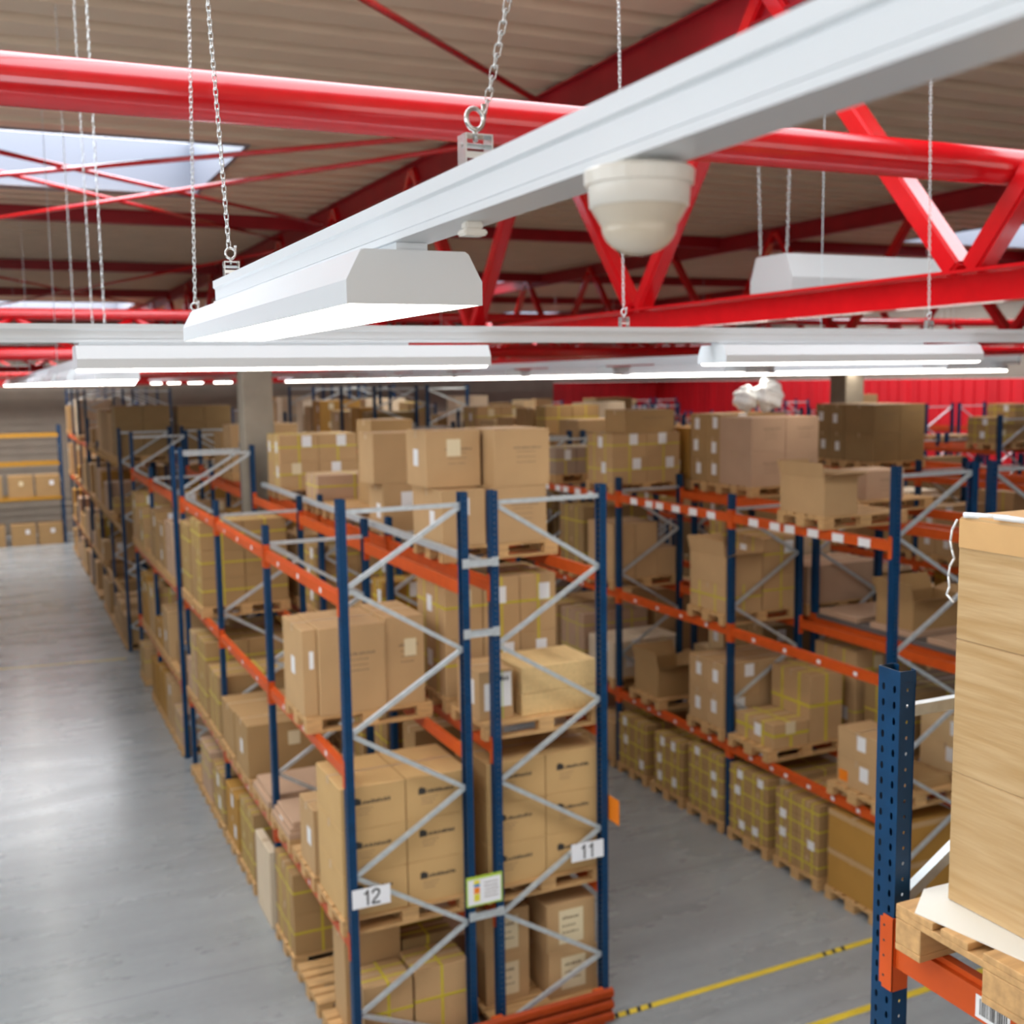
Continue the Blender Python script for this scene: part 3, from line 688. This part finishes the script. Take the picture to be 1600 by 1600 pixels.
# rack 11, near section
H_(1,'A',0,3,1, [B(.0,.0,0,.44,.78,.53,'tan','label',pos='bottom inner'), B(.50,.0,0,.58,.78,.535,'tan','text',pos='bottom aisle-side'), B(-.05,.24,.536,.55,.55,.535,'tan','label text',pos='top inner'), B(.54,.0,.536,.58,.76,.54,'tan','text',pos='top aisle-side')])
H_(1,'A',0,3,0, None); H_(1,'A',0,3,2, None)
H_(1,'A',1,3,0, [B(.14,.3,0,.58,.5,.56,'tan','label',pos='bottom'), B(.04,.3,.561,.68,.5,.56,'tan','',pos='top')], pallet=False)
H_(1,'A',1,3,1, None)
H_(1,'A',1,3,2, [B(.55,.1,0,.55,.6,1.06,'brown','',pos='lone')])
H_(1,'A',0,2,0, [B(.0,.12,0,.33,.5,.44,'tan','papers',pos='inner'), B(.40,.08,0,.74,.60,.20,'crate','',pos='bottom'), B(.40,.08,.203,.74,.60,.24,'crate','',pos='top')])
H_(1,'A',0,2,1, [b for b in grid(3,1,2,.55,'tan','label strap',odd=1)])
H_(1,'A',0,1,0, grid(2,1,3,.375,'ochre_l','logo',W=1.14,odd=1))
H_(1,'A',0,0,0, [B(.05,.2,0,.44,.5,.44,'tan','cream',pos='bottom inner'), B(.05,.2,.441,.44,.5,.44,'tan','cream',pos='top inner'), B(.62,.05,0,.5,.74,.44,'tan','cream',pos='bottom aisle-side'), B(.60,.05,.441,.5,.74,.46,'tan','cream',pos='top aisle-side')])
# second double rack, aisle row (faces the aisle of sign 11)
H_(2,'A',0,0,0, grid(1,1,2,.45,'ochre','band'))
H_(2,'A',0,0,1, grid(2,2,4,.21,'brown','label strap'))
H_(2,'A',0,0,2, grid(2,2,4,.21,'brown','label strap'))
H_(2,'A',1,0,0, grid(2,2,4,.21,'brown','label strap'))
H_(2,'A',1,0,1, grid(2,2,3,.25,'brown','label strap',Dp=.7))
H_(2,'A',1,0,2, grid(2,2,3,.25,'brown','label strap'))
H_(2,'A',0,1,0, [B(.06,.1,0,.45,.6,.32,'tan','label sticker',pos='bottom'), B(.06,.1,.321,.45,.6,.32,'tan','label',pos='top'), B(.62,.1,0,.5,.6,.1,'brown','label',pos='inner flat')])
EMPTY((2,'A',0,1,1))
H_(2,'A',0,1,2, [B(.10,.02,0,.52,.74,.30,'tan','label strap wide',pos='low'), B(.64,.02,0,.50,.74,.84,'tan','strap wide',pos='tall')], dy=.0)
H_(2,'A',1,1,0, grid(2,2,2,.42,'tan','label'))
H_(2,'A',1,1,1, None)
H_(2,'A',1,1,2, [B(.05,.1,0,.7,.62,.42,'brown','open')], dy=-.35)
EMPTY(*[(2,'A',0,2,s) for s in range(3)]); EMPTY((2,'A',1,2,1), (2,'A',1,2,2))
H_(2,'A',1,2,0, [B(.03,.0,0,.56,.78,.36,'tan','strap',pos='bottom aisle-side'), B(.03,.0,.361,.56,.78,.36,'tan','open',pos='top aisle-side'), B(.61,.0,0,.56,.78,.46,'tan','strap',pos='bottom inner'), B(.61,.0,.461,.56,.78,.46,'tan','strap label',pos='top inner')])
H_(2,'A',0,3,1, [B(.02,.02,0,.46,.76,.42,'tan','open')])
EMPTY((2,'A',0,3,0), (2,'A',0,3,2), (2,'A',1,3,0), (2,'A',1,3,1), (2,'A',1,3,2))
H_(2,'A',2,3,0, grid(2,1,2,.36,'tan','strap label')+[B(.25,.05,.723,.85,.6,.34,'brown','text',pos='wide top')])
EMPTY((2,'A',2,3,1))
# second double rack, inner row
H_(3,'A',1,3,1, grid(2,1,2,.48,'pink','text',odd=1), dy=.30)
H_(3,'A',1,3,2, grid(2,2,3,.33,'brown','label',odd=1), dy=.12)
EMPTY((3,'A',1,3,0), (3,'A',0,3,1), (3,'A',0,3,0))
H_(3,'A',0,3,2, [B(.2,.1,0,.6,.5,.36,'pink','text')])
H_(3,'A',0,2,0, [B(.05,.05,.061,1.05,.7,.07,'pink','',pos='flat')], pallet=False); H_(3,'A',0,2,1, [B(.05,.05,.061,1.05,.7,.07,'pink','',pos='flat'), B(.1,.1,.132,.9,.6,.34,'brown','open',pos='upper')], pallet=False); H_(3,'A',0,2,2, [B(.05,.05,.061,1.05,.7,.07,'pink','',pos='flat')], pallet=False)
H_(3,'A',1,2,0, grid(1,1,1,.5,'pink'))
# third double rack
H_(4,'A',2,3,2, grid(2,2,2,.5,'dark','label'), dy=-.15); H_(4,'A',2,3,1, grid(2,1,2,.5,'dark','text'), dy=.0)
EMPTY((4,'A',2,3,0), (4,'A',1,3,2), (4,'A',1,3,1), (5,'A',2,3,0), (5,'A',2,3,1), (5,'A',2,3,2))
# far loads at the section past the cross aisle
H_(0,'C',0,3,0, grid(2,1,3,.36,'dark','')); H_(1,'C',0,3,0, grid(2,1,3,.35,'dark','',odd=1))
H_(0,'C',0,3,1, grid(2,1,2,.45,'tan','')); EMPTY((0,'B',0,3,0),(0,'B',0,3,1),(0,'B',0,3,2),(0,'B',1,3,0),(0,'B',1,3,1),(0,'B',1,3,2),(1,'B',0,3,0),(1,'B',0,3,1))
H_(0,'D',1,3,0, grid(2,1,2,.55,'cream',''))
H_(2,'D',0,3,0, grid(2,1,2,.55,'cream','')); H_(2,'C',2,3,1, grid(2,1,2,.5,'cream','')); H_(4,'D',0,3,0, grid(2,1,2,.5,'cream','')); H_(2,'C',0,3,0, grid(1,1,1,.8,'dark','')); H_(4,'C',0,3,0, grid(2,1,2,.45,'cream',''))

rng = random.Random(11)
COLS = ['tan', 'tan', 'brown', 'brown', 'pink', 'ochre', 'dark', 'grey', 'pale', 'cream']
def auto(ri, run, level):
    far = run in 'CD' or ri >= 4
    c = rng.choice(COLS)
    if ri == 0 or ri == 1: c = rng.choice(['tan', 'brown', 'brown', 'ochre', 'pink'])
    r = rng.random(); hm = [.86, 1.14, 1.06, 1.1][level]
    odd = ri % 2
    s = rng.choice(['', 'strap', 'label', 'label strap'])
    if r < .25: return grid(2, 1, 2, hm*rng.uniform(.35, .48), c, s, odd=odd, rng=rng, skip=.25)
    if r < .45: return grid(2, 2, 2, hm*rng.uniform(.34, .48), c, s, odd=odd, rng=rng, skip=.25)
    if r < .65: return grid(2, 1, 3, hm*rng.uniform(.24, .31), c, s, odd=odd, rng=rng, skip=.3)
    if r < .80: return grid(1, 1, 1, hm*rng.uniform(.5, .95), c, s, odd=odd)
    if r < .92: return grid(3, 1, 2, hm*rng.uniform(.3, .45), c, s, odd=odd, rng=rng, skip=.3)
    return [B(.1, .1, 0, 1.0, .6, hm*.3, c, rng.choice(['open', '', 'strap']))]
for ri, rn in RLIST:
    nb = [r for r in RUNS if r[2] == rn][0][1]
    for bay in range(nb):
        for lv in range(4):
            for sl in range(3):
                k = (ri, rn, bay, lv, sl)
                p = [.9, .82, .66, .52][lv]
                if lv == 3 and rn == 'A' and ri < 4: p = .3
                if ri >= 4: p = [.8, .7, .5 if ri < 6 else .2, .03 if rn in 'AB' else .14 if ri < 6 else .04][lv]
                if ri < 2 and rn in 'BCD': p = [.8, .7, .5, .3][lv]
                roll = rng.random(); content = auto(ri, rn, lv)
                if k in HAND:
                    boxes, kw = HAND[k]
                    if boxes is None: continue
                    load(*k, boxes, **kw)
                elif roll < p: load(*k, content)
                elif roll < p+.05: load(*k, [])
# ---- back wall rack cartons
for lvl, z in ((0, 0.0), (1, 1.7755), (2, 3.0355)):
    for k in range(7):
        if lvl == 2: continue
        x = 1.75-k*.92-(0.12 if (k+1) % 3 == 0 else 0)
        BOX.append(dict(o=(x-.42, 44.62, z), w=.84, d=.8, h=.78, c='brown', s='label', pos=['lower', 'upper'][lvl], wh='%s load from the corner, back wall rack' % BN[k], ri=99, run='W', level=lvl))

# ------------------------------------------------------------------ which cartons can be seen (sight lines from a few nearby standpoints)
def tri_tree(boxes):
    V, F = [], []
    for (a, b, c, d, e, f) in boxes:
        n = len(V)
        V += [(a,c,e),(b,c,e),(b,d,e),(a,d,e),(a,c,f),(b,c,f),(b,d,f),(a,d,f)]
        F += [tuple(n+i for i in q) for q in ((0,3,2,1),(4,5,6,7),(0,1,5,4),(1,2,6,5),(2,3,7,6),(3,0,4,7))]
    return BVHTree.FromPolygons(V, F)
ext = [(b['o'][0], b['o'][0]+b['w'], b['o'][1], b['o'][1]+b['d'], b['o'][2], b['o'][2]+b['h']) for b in BOX]
pext = [(p['c'][0]-.6, p['c'][0]+.6, p['c'][1]-.4, p['c'][1]+.4, p['c'][2]+.02, p['c'][2]+.14) for p in PAL]
NB, NP = len(ext), len(pext)
tree = tri_tree(ext+pext+OCC+[(2.45, 3.6, 1.5, 2.35, 4.28, 5.45)])
main = [0]*(NB+NP); side = [0]*(NB+NP)
def shoot(eye, n, acc):
    for i in range(n):
        for j in range(n):
            px, py = (i+.5)/n*1600, (j+.5)/n*1600
            if py < 560: continue
            d = (FW+RT*((px-800)/FPX)-UP*((py-800)/FPX)).normalized()
            h = tree.ray_cast(eye, d)
            if h[2] is not None:
                k = h[2]//6
                if k < NB+NP: acc[k] += 1
shoot(EYE, 460, main)
for dx, dy, dz in ((.7, 0, 0), (-.7, 0, 0), (0, 0, .5), (0, -.3, -.5)): shoot(EYE+Vector((dx, dy, dz)), 180, side)

BODY = {}
def body(w_, d_, h_, c):
    k = (round(w_, 3), round(d_, 3), round(h_, 3), c)
    if k not in BODY:
        BODY[k] = box_mesh('carton', 0, k[0], 0, k[1], 0, k[2], {'ochre_l': M['card_logo'], 'crate': M['crate']}.get(c) or CARD[c], min(.006, k[2]*.1))
    return BODY[k]
CN = dict(tan='tan', brown='brown', pink='pinkish', ochre='orange-brown', pale='pale', dark='dark', cream='cream', grey='greyish', ochre_l='printed', crate='pale wooden')
def small(name, parent, x0, x1, y0, y1, z0, z1, mat):
    return link(name, box_mesh(name, x0, x1, y0, y1, z0, z1, mat), parent)
def open_carton(b):
    w_, d_, h_ = b['w'], b['d'], b['h']; t = .006
    bm = bmesh.new()
    abox(bm, 0, w_, 0, d_, 0, t); abox(bm, 0, t, 0, d_, t, h_); abox(bm, w_-t, w_, 0, d_, t, h_); abox(bm, t, w_-t, 0, t, t, h_); abox(bm, t, w_-t, d_-t, d_, t, h_)
    o = link('carton', new_mesh('carton', bm, CARD[b['c']]), None, b['o'])
    fl = min(w_, d_)*.36
    def flap(p0, p1, dirv):
        bm = bmesh.new(); p0 = Vector(p0); p1 = Vector(p1); dv = Vector(dirv).normalized()*fl
        n = (p1-p0).cross(dv).normalized()*.0025
        V = [bm.verts.new(q) for q in (p0-n, p1-n, p1+dv-n, p0+dv-n, p0+n, p1+n, p1+dv+n, p0+dv+n)]
        for f in ((0,3,2,1),(4,5,6,7),(0,1,5,4),(1,2,6,5),(2,3,7,6),(3,0,4,7)): bm.faces.new([V[i] for i in f])
        link('flap', new_mesh('flap', fixn(bm), CARD[b['c']]), o)
    e = .004
    flap((0, e, h_), (0, d_-e, h_), (-.15, 0, 1)); flap((w_, e, h_), (w_, d_-e, h_), (1, 0, .25))
    flap((e, 0, h_), (w_-e, 0, h_), (0, -1, .35)); flap((e, d_, h_), (w_-e, d_, h_), (0, .5, 1))
    return o
def letters(parent, x0, x1, z0, z1, y, mat, n, rg, name='print'):
    bm = bmesh.new(); x = x0
    while x < x1-.004:
        wd = (x1-x0)/n*rg.uniform(.55, .8); abox(bm, x, min(x1, x+wd), y-.0012, y-.0004, z0, z1-(z1-z0)*rg.choice((0, .25))); x += (x1-x0)/n
    link(name, new_mesh(name, bm, mat), parent)
def carton(b, hits, key):
    w_, d_, h_ = b['w'], b['d'], b['h']; rg = random.Random(key); s = b['s']
    if 'open' in s: o = open_carton(b)
    else: o = link('wooden_crate' if b['c'] == 'crate' else 'carton', body(w_, d_, h_, b['c']), None, b['o'])
    near = hits > 18; e = .0006
    if near and 'open' not in s and b['c'] != 'crate' and h_ > .15:
        bm = bmesh.new()
        abox(bm, -e*2, w_+e*2, d_/2-.025, d_/2+.025, h_, h_+e)
        abox(bm, -e*2, -e, d_/2-.025, d_/2+.025, h_-.07, h_+e); abox(bm, w_+e, w_+e*2, d_/2-.025, d_/2+.025, h_-.07, h_+e)
        link('tape', new_mesh('tape', bm, M['tape']), o)
    sw = .020 if 'wide' in s else .012
    if hits > 6 and 'strap' in s:
        for q in (.28, .72):
            bm = bmesh.new(); y = q*d_
            abox(bm, -.002, -.0006, y-sw, y+sw, 0, h_+.0015); abox(bm, w_+.0006, w_+.002, y-sw, y+sw, 0, h_+.0015); abox(bm, -.002, w_+.002, y-sw, y+sw, h_+.0004, h_+.0018)
            link('strap', new_mesh('strap', bm, M['strap']), o)
        bm = bmesh.new(); z = h_*.55
        for a in ((-.003, -.0014, -.003, d_+.003), (w_+.0014, w_+.003, -.003, d_+.003), (-.003, w_+.003, -.003, -.0014), (-.003, w_+.003, d_+.0014, d_+.003)): abox(bm, *a, z-sw*.9, z+sw*.9)
        link('strap', new_mesh('strap', bm, M['strap']), o)
        bm = bmesh.new(); x = w_*.5
        abox(bm, x-sw, x+sw, -.002, -.0006, 0, h_+.0015); abox(bm, x-sw, x+sw, -.002, d_+.002, h_+.0019, h_+.003)
        link('strap', new_mesh('strap', bm, M['strap']), o)
    if hits > 4 and 'label' in s and not (b['h'] < .26 and rg.random() < .45):
        lz = min(.16, h_*.5); ly = min(.13, d_*.3); y0 = d_*rg.uniform(.15, .5); z0 = h_*rg.uniform(.3, .45)
        small('paper_label', o, -.0045, -.0032, y0, y0+ly, z0, z0+lz, M['label'])
        if near:
            lx = min(.14, w_*.3); x0 = w_*rg.uniform(.3, .6)
            small('paper_label', o, x0, x0+lx, -.0045, -.0032, h_*.55, h_*.55+lz, M['cream'] if rg.random() < .5 else M['label'])
    if 'sticker' in s: small('sticker', o, -.0045, -.0032, d_*.72, d_*.95, .05, .17, M['signorange'])
    if hits > 4 and 'papers' in s:
        small('paper_label', o, -.0045, -.003, .1, d_-.12, h_*.3, h_*.8, M['label'])
        small('paper_label', o, .05, .14, -.0045, -.003, h_*.2, h_*.75, M['label']); small('paper_label', o, .19, .31, -.0045, -.003, h_*.25, h_*.95, M['label'])
        letters(o, .205, .295, h_*.78, h_*.88, -.0045, M['ink'], 3, rg)
        small('strap', o, .22, .228, -.0055, -.0046, 0, h_, M['signgreen'])
    if 'cream' in s and hits > 4:
        l_ = small('paper_label', o, w_*.25, w_*.75, -.002, -.0006, h_*.15, h_*.85, M['cream'])
        letters(l_, w_*.32, w_*.66, h_*.66, h_*.72, -.002, M['ink_soft'], 7, rg)
        letters(l_, w_*.32, w_*.6, h_*.5, h_*.54, -.002, M['ink_soft'], 6, rg); letters(l_, w_*.32, w_*.66, h_*.36, h_*.40, -.002, M['ink_soft'], 8, rg)
    if 'logo' in s and hits > 4:
        bm = bmesh.new(); x0, z0 = w_*.22, h_*.60
        abox(bm, x0-.016, x0+.052, -.0014, -.0004, z0-.010, z0+.040); abox(bm, x0-.008, x0+.03, -.0014, -.0004, z0+.040, z0+.052)
        link('printed_mark', new_mesh('printed_mark', bm, M['ink']), o)
        letters(o, x0+.062, x0+.31, z0-.006, z0+.024, 0, M['ink'], 13, rg, 'printed_word')
        for k in range(3): letters(o, x0+.01, x0+.16-.02*k, z0-.045-.026*k, z0-.038-.026*k, 0, M['ink_soft'], 9, rg, 'printed_line')
    if 'text' in s and near:
        letters(o, w_*.35, w_*.85, h_*.66, h_*.69, 0, M['ink_soft'], 12, rg, 'printed_line')
        for k in range(3): letters(o, w_*.4, w_*.75, h_*.60-.05*k, h_*.615-.05*k, 0, M['ink_soft'], 7, rg, 'printed_line')
    if 'band' in s: 
        bm = bmesh.new()
        for a in ((-.003, -.0006, -.003, d_+.003), (-.003, w_+.003, -.003, -.0006)): abox(bm, *a, h_*.86, h_)
        link('lid_edge', new_mesh('lid_edge', bm, CARD['tan']), o)
    st = 'open ' if 'open' in s else 'strapped ' if 'strap' in s else ''
    kind = 'crate' if b['c'] == 'crate' else 'carton'
    L = '%s%s %s, %s, %s' % (st, CN[b['c']], kind, b['pos'], b['wh'])
    if len(L.split()) > 16: L = '%s %s, %s, %s' % (CN[b['c']], kind, b['pos'], b['wh'])
    tag(o, L, 'crate' if kind == 'crate' else 'carton', 'cartons stored in the racks' if kind == 'carton' else None)
    return o
order = sorted(range(NB), key=lambda i: -main[i])
NIND = 296
ind = [i for i in order if main[i] > 0][:NIND]
indset = set(ind)
for i in ind: carton(BOX[i], main[i], i)
# the many small cartons further back, seen only as slivers
rest = [i for i in range(NB) if i not in indset and (main[i] or side[i])]
bm = bmesh.new(); mats = list(CARD)
me = D.meshes.new('distant_cartons')
fm = []
for i in rest:
    a = ext[i]; n0 = len(bm.faces); abox(bm, *a)
    c = {'ochre_l': 'tan', 'crate': 'pale'}.get(BOX[i]['c'], BOX[i]['c'])
    fm += [mats.index(c)]*6
bm.to_mesh(me); bm.free()
for k in mats: me.materials.append(CARD[k])
for p, m_ in zip(me.polygons, fm): p.material_index = m_
o = link('distant_cartons', me); tag(o, 'mass of small distant cartons stacked deep in the racks', 'cartons', kind='stuff')
pseen = sorted([i for i in range(NP) if main[NB+i] or side[NB+i]], key=lambda i: -main[NB+i])
for i in pseen[:290]:
    p = PAL[i]; o = link('pallet', PALM, None, p['c']); tag(o, ('loaded' if p['full'] else 'bare')+' wooden '+p['wh'].replace(' pallet,', ' pallet,', 1), 'pallet', 'wooden pallets in the racks')
if len(pseen) > 290:
    bm = bmesh.new()
    for i in pseen[290:]:
        b2 = bmesh.new(); b2.from_mesh(PALM); bmesh.ops.translate(b2, verts=b2.verts[:], vec=PAL[i]['c']); t_ = D.meshes.new('tmp'); b2.to_mesh(t_); b2.free(); bm.from_mesh(t_); D.meshes.remove(t_)
    o = link('distant_pallets', new_mesh('distant_pallets', bm, M['wood'])); tag(o, 'distant wooden pallets showing as slivers deep in the racks', 'pallets', kind='stuff')
print('CARTONS', NB, 'seen', sum(1 for v in main[:NB] if v), 'stuff', len(rest), 'pallets', len(pseen), 'of', NP)

for (x, y, r_, lab) in ((10.15, 13.75, .17, 'white plastic bag lying on top of brown cartons below the red wall'), (10.45, 13.62, .21, 'bigger white plastic bag on top of brown cartons below the red wall')):
    bm = bmesh.new(); bmesh.ops.create_icosphere(bm, subdivisions=4, radius=r_); rg = random.Random(int(x*100)); ph = [rg.uniform(0, 6) for _ in range(6)]
    for v in bm.verts:
        c = v.co/r_; k = 1+.12*math.sin(5*c.x+ph[0])*math.sin(4*c.y+ph[1])+.08*math.sin(9*c.z+ph[2]+3*c.x)+.05*math.sin(14*c.y+ph[3]); v.co *= k; v.co.z *= 1.05
    zm = min(v.co.z for v in bm.verts)
    o = link('plastic_bag', new_mesh('plastic_bag', bm, M['film'], True), None, (x, y, LZ[3]+.145+3*.331-zm)); tag(o, lab, 'bag')
# ------------------------------------------------------------------ signs, guard, deck plate
def ribbon(bm, pts, wd, x0):
    P_ = [Vector((x0+x, 0, z)) for x, z in pts]
    for a, b in zip(P_, P_[1:]):
        d = (b-a).normalized(); n = Vector((-d.z, 0, d.x))*wd/2; a2 = a-d*wd*.12; b2 = b+d*wd*.12
        V = [bm.verts.new(q+Vector((0, y, 0))) for y in (-.0004, .0004) for q in (a2-n, b2-n, b2+n, a2+n)]
        for f in ((0,1,2,3),(7,6,5,4),(0,4,5,1),(1,5,6,2),(2,6,7,3),(3,7,4,0)): bm.faces.new([V[i] for i in f])
def text_mesh(txt, hgt, mat):
    bm = bmesh.new(); k = hgt/1.0; n = len(txt)
    for i, ch in enumerate(txt):
        x0 = (i-(n-1)/2)*.62*k
        if ch == '1': st = [[(.06, -.5), (.06, .5)], [(.06, .47), (-.02, .34), (-.16, .25)]]
        else: st = [[(-.24, .24), (-.21, .35), (-.13, .43), (0, .46), (.13, .43), (.21, .34), (.22, .22), (.17, .10), (.06, -.03), (-.10, -.18), (-.22, -.34), (-.26, -.44)], [(-.26, -.44), (.26, -.44)]]
        for q in st: ribbon(bm, [(x*k, z*k) for x, z in q], .125*k, x0)
    return new_mesh('sign_number', fixn(bm), mat)
def sign(x, z, txt, tilt, label):
    o = link('aisle_sign', box_mesh('aisle_sign', -.165, .165, -.0015, .0015, -.083, .083, M['signwhite'], .001), None, (x, 8.592, z)); o.rotation_euler = (0, tilt, 0)
    n = link('sign_number', text_mesh(txt, .128, M['ink']), o, (0, -.0026, 0))
    tag(o, label, 'sign')
sign(2.615, 1.583, '12', 0.0, 'white twelve sign on the end post beside the open aisle')
sign(4.65, 1.583, '11', 0.0, 'white eleven sign on the end post above the orange guard')
o = link('information_board', box_mesh('information_board', -.17, .17, -.002, .002, -.135, .135, M['signgreen'], .001), None, (3.632, 8.592, 1.43)); tag(o, 'green edged load notice between the two middle rack posts', 'sign')
small('sheet', o, -.155, .155, -.0035, -.002, -.12, .108, M['signwhite'])
for k, (c, z0, z1) in enumerate((('signyellow', .065, .1), ('signblue', .04, .065), ('signorange', -.02, .035), ('signyellow', -.09, -.025))): small('colour_block', o, -.10, -.045, -.005, -.0035, z0, z1, M[c])
rg = random.Random(3)
for k in range(5): letters(o, .0, .13, .06-.032*k, .07-.032*k, -.0035, M['ink_soft'], 10, rg, 'printed_line')
o = link('flag_sign', box_mesh('flag_sign', 0, .003, -.27, 0, -.115, .115, M['signorange'], .001), None, (4.884, 8.70, 1.945)); tag(o, 'orange flag sign sticking out from the post of rack 11', 'sign')
# rack end guard: ribbed orange barrier
t = empty('rack_guard', (3.66, 8.38, 0)); tag(t, 'ribbed orange guard rail across the rack ends at floor level', 'guard')
pr = []
zz = .03
for k in range(3):
    pr += [(0, zz), (.012, zz+.012), (.030, zz+.022), (.034, zz+.050), (.030, zz+.078), (.012, zz+.090), (0, zz+.102)]; zz += .112
bm = bmesh.new()
A = [bm.verts.new((-1.22, -p+.0, z)) for p, z in pr]; Bv = [bm.verts.new((1.12, -p, z)) for p, z in pr]
for k in range(len(pr)-1): bm.faces.new([A[k], Bv[k], Bv[k+1], A[k+1]])
bmesh.ops.solidify(bm, geom=bm.faces[:], thickness=.004)
link('rail_plate', new_mesh('rail_plate', fixn(bm), M['orange']), t)
for xx in (-1.1, 0, 1.0): link('guard_foot', box_mesh('guard_foot', xx-.05, xx+.05, .01, .07, 0, .34, M['orange'], .004), t)
# dark deck plate on the inner row of the second double rack
o = link('deck_plate', box_mesh('deck_plate', -.02, 1.07, .06, BAY-.06, LZ[2], LZ[2]+.05, M['deckplate'])) if False else None

# ------------------------------------------------------------------ wrapped load beside the camera
PZ = 4.05+.055+.0005
PX, PY = 2.375, 2.45-.8
t = empty('pallet', (PX+.6, PY+.4, PZ)); tag(t, 'big wooden pallet under the film-wrapped load beside the post', 'pallet')
for k in range(5):
    yy = [-.4, -.225, -.0725, .125, .255][k]; wd = [.145, .10, .145, .10, .145][k]
    link('deck_board', box_mesh('deck_board', -.6, .6, yy, yy+wd, .122, .144, M['wood'], .003), t)
for xx in (-.6, -.0725, .455): link('stringer_board', box_mesh('stringer_board', xx, xx+.145, -.4, .4, .1, .122, M['wood'], .003), t)
for xx in (-.6, -.0725, .455):
    for yy, wd in ((-.4, .10), (-.0725, .145), (.30, .10)): link('block', box_mesh('block', xx, xx+.145, yy, yy+wd, .022, .1, M['wood'], .004), t)
for yy, wd in ((-.4, .10), (-.0725, .145), (.30, .10)): link('bottom_board', box_mesh('bottom_board', -.6, .6, yy, yy+wd, 0, .022, M['wood'], .003), t)
bm = bmesh.new()
P = [(PX+.12, PY+.02), (PX+1.15, PY+.02), (PX+1.15, PY+.795), (PX+.135, PY+.825), (PX+.002, PY+.725)]
V0 = [bm.verts.new((x, y, PZ+.1445)) for x, y in P]; V1 = [bm.verts.new((x, y, PZ+.149)) for x, y in P]
bm.faces.new(V0[::-1]); bm.faces.new(V1)
for k in range(5): bm.faces.new([V0[k], V0[(k+1) % 5], V1[(k+1) % 5], V1[k]])
o = link('slip_sheet', new_mesh('slip_sheet', fixn(bm), M['sheet'])); tag(o, 'white slip sheet between the big pallet and the wrapped load', 'sheet')
def wrap_mat():
    m = D.materials.new('film_over_cardboard'); m.use_nodes = True; nt = m.node_tree; b = nt.nodes['Principled BSDF']
    tc = nt.nodes.new('ShaderNodeTexCoord'); mp = nt.nodes.new('ShaderNodeMapping'); mp.inputs['Rotation'].default_value = (.22, 0, 0); mp.inputs['Scale'].default_value = (1, 1.2, 16)
    n = nt.nodes.new('ShaderNodeTexNoise'); n.inputs['Scale'].default_value = 2.2; n.inputs['Detail'].default_value = 6
    nt.links.new(tc.outputs['Object'], mp.inputs[0]); nt.links.new(mp.outputs[0], n.inputs['Vector'])
    rp = nt.nodes.new('ShaderNodeValToRGB'); rp.color_ramp.elements[0].position = .35; rp.color_ramp.elements[1].position = .75
    rp.color_ramp.elements[0].color = (.46, .28, .11, 1); rp.color_ramp.elements[1].color = (.60, .41, .21, 1)
    nt.links.new(n.outputs[0], rp.inputs[0]); nt.links.new(rp.outputs[0], b.inputs['Base Color'])
    bp = nt.nodes.new('ShaderNodeBump'); bp.inputs['Strength'].default_value = .35; bp.inputs['Distance'].default_value = .008
    nt.links.new(n.outputs[0], bp.inputs['Height']); nt.links.new(bp.outputs[0], b.inputs['Normal'])
    b.inputs['Roughness'].default_value = .42; b.inputs['Coat Weight'].default_value = .4; b.inputs['Coat Roughness'].default_value = .2
    return m
M['wrapped'] = wrap_mat()
LX, LY0, LY1, LZ0 = 2.525, 1.70, 2.395, PZ+.1495
t = empty('wrapped_load', (LX, LY1, LZ0)); tag(t, 'tall film-wrapped tan carton stack on the white sheet', 'wrapped load')
hs = [.40, .40, .36]; z = 0
bm = bmesh.new()
for k, h_ in enumerate(hs):
    v = abox(bm, 0, 1.0, -(LY1-LY0), 0, z, z+h_-.0012); z += h_
bmesh.ops.bevel(bm, geom=bm.edges[:], offset=.003, segments=2, affect='EDGES')
link('carton_stack', new_mesh('carton_stack', bm, M['wrapped']), t)
bm = bmesh.new(); abox(bm, -.006, 1.006, -(LY1-LY0)-.006, .006, z-.10, z+.004)
bmesh.ops.bevel(bm, geom=bm.edges[:], offset=.012, segments=3, affect='EDGES')
link('top_cap', new_mesh('top_cap', bm, nmat('cap_cardboard', (.62, .36, .14), .6, var=.1, scale=4)), t)
rg = random.Random(8)
bm = bmesh.new()
for seg in range(4):
    yy = -.02-.11*seg
    tube(bm, (-.004, yy, z+.004+rg.uniform(0, .012)), (.01+rg.uniform(0, .03), yy-.12, z+.006+rg.uniform(0, .016)), .009, 6)
link('film_edge', new_mesh('film_edge', fixn(bm), M['film'], True), t)
bm = bmesh.new(); pts = [Vector((0, .008, z-.01)), Vector((-.004, .022, z-.04)), Vector((-.002, .030, z-.075)), Vector((-.005, .020, z-.10)), Vector((0, .015, z-.125)), Vector((-.003, .028, z-.15)), Vector((-.001, .034, z-.18)), Vector((-.004, .026, z-.21)), Vector((-.002, .038, z-.235)), Vector((0, .012, z-.255))]
for a, b in zip(pts, pts[1:]): tube(bm, a, b, .0035, 6)
link('film_tail', new_mesh('film_tail', fixn(bm), M['film'], True), t)
link('paper_label', box_mesh('paper_label', -.003, -.0015, -.50, -.375, .53, .67, M['label']), t)
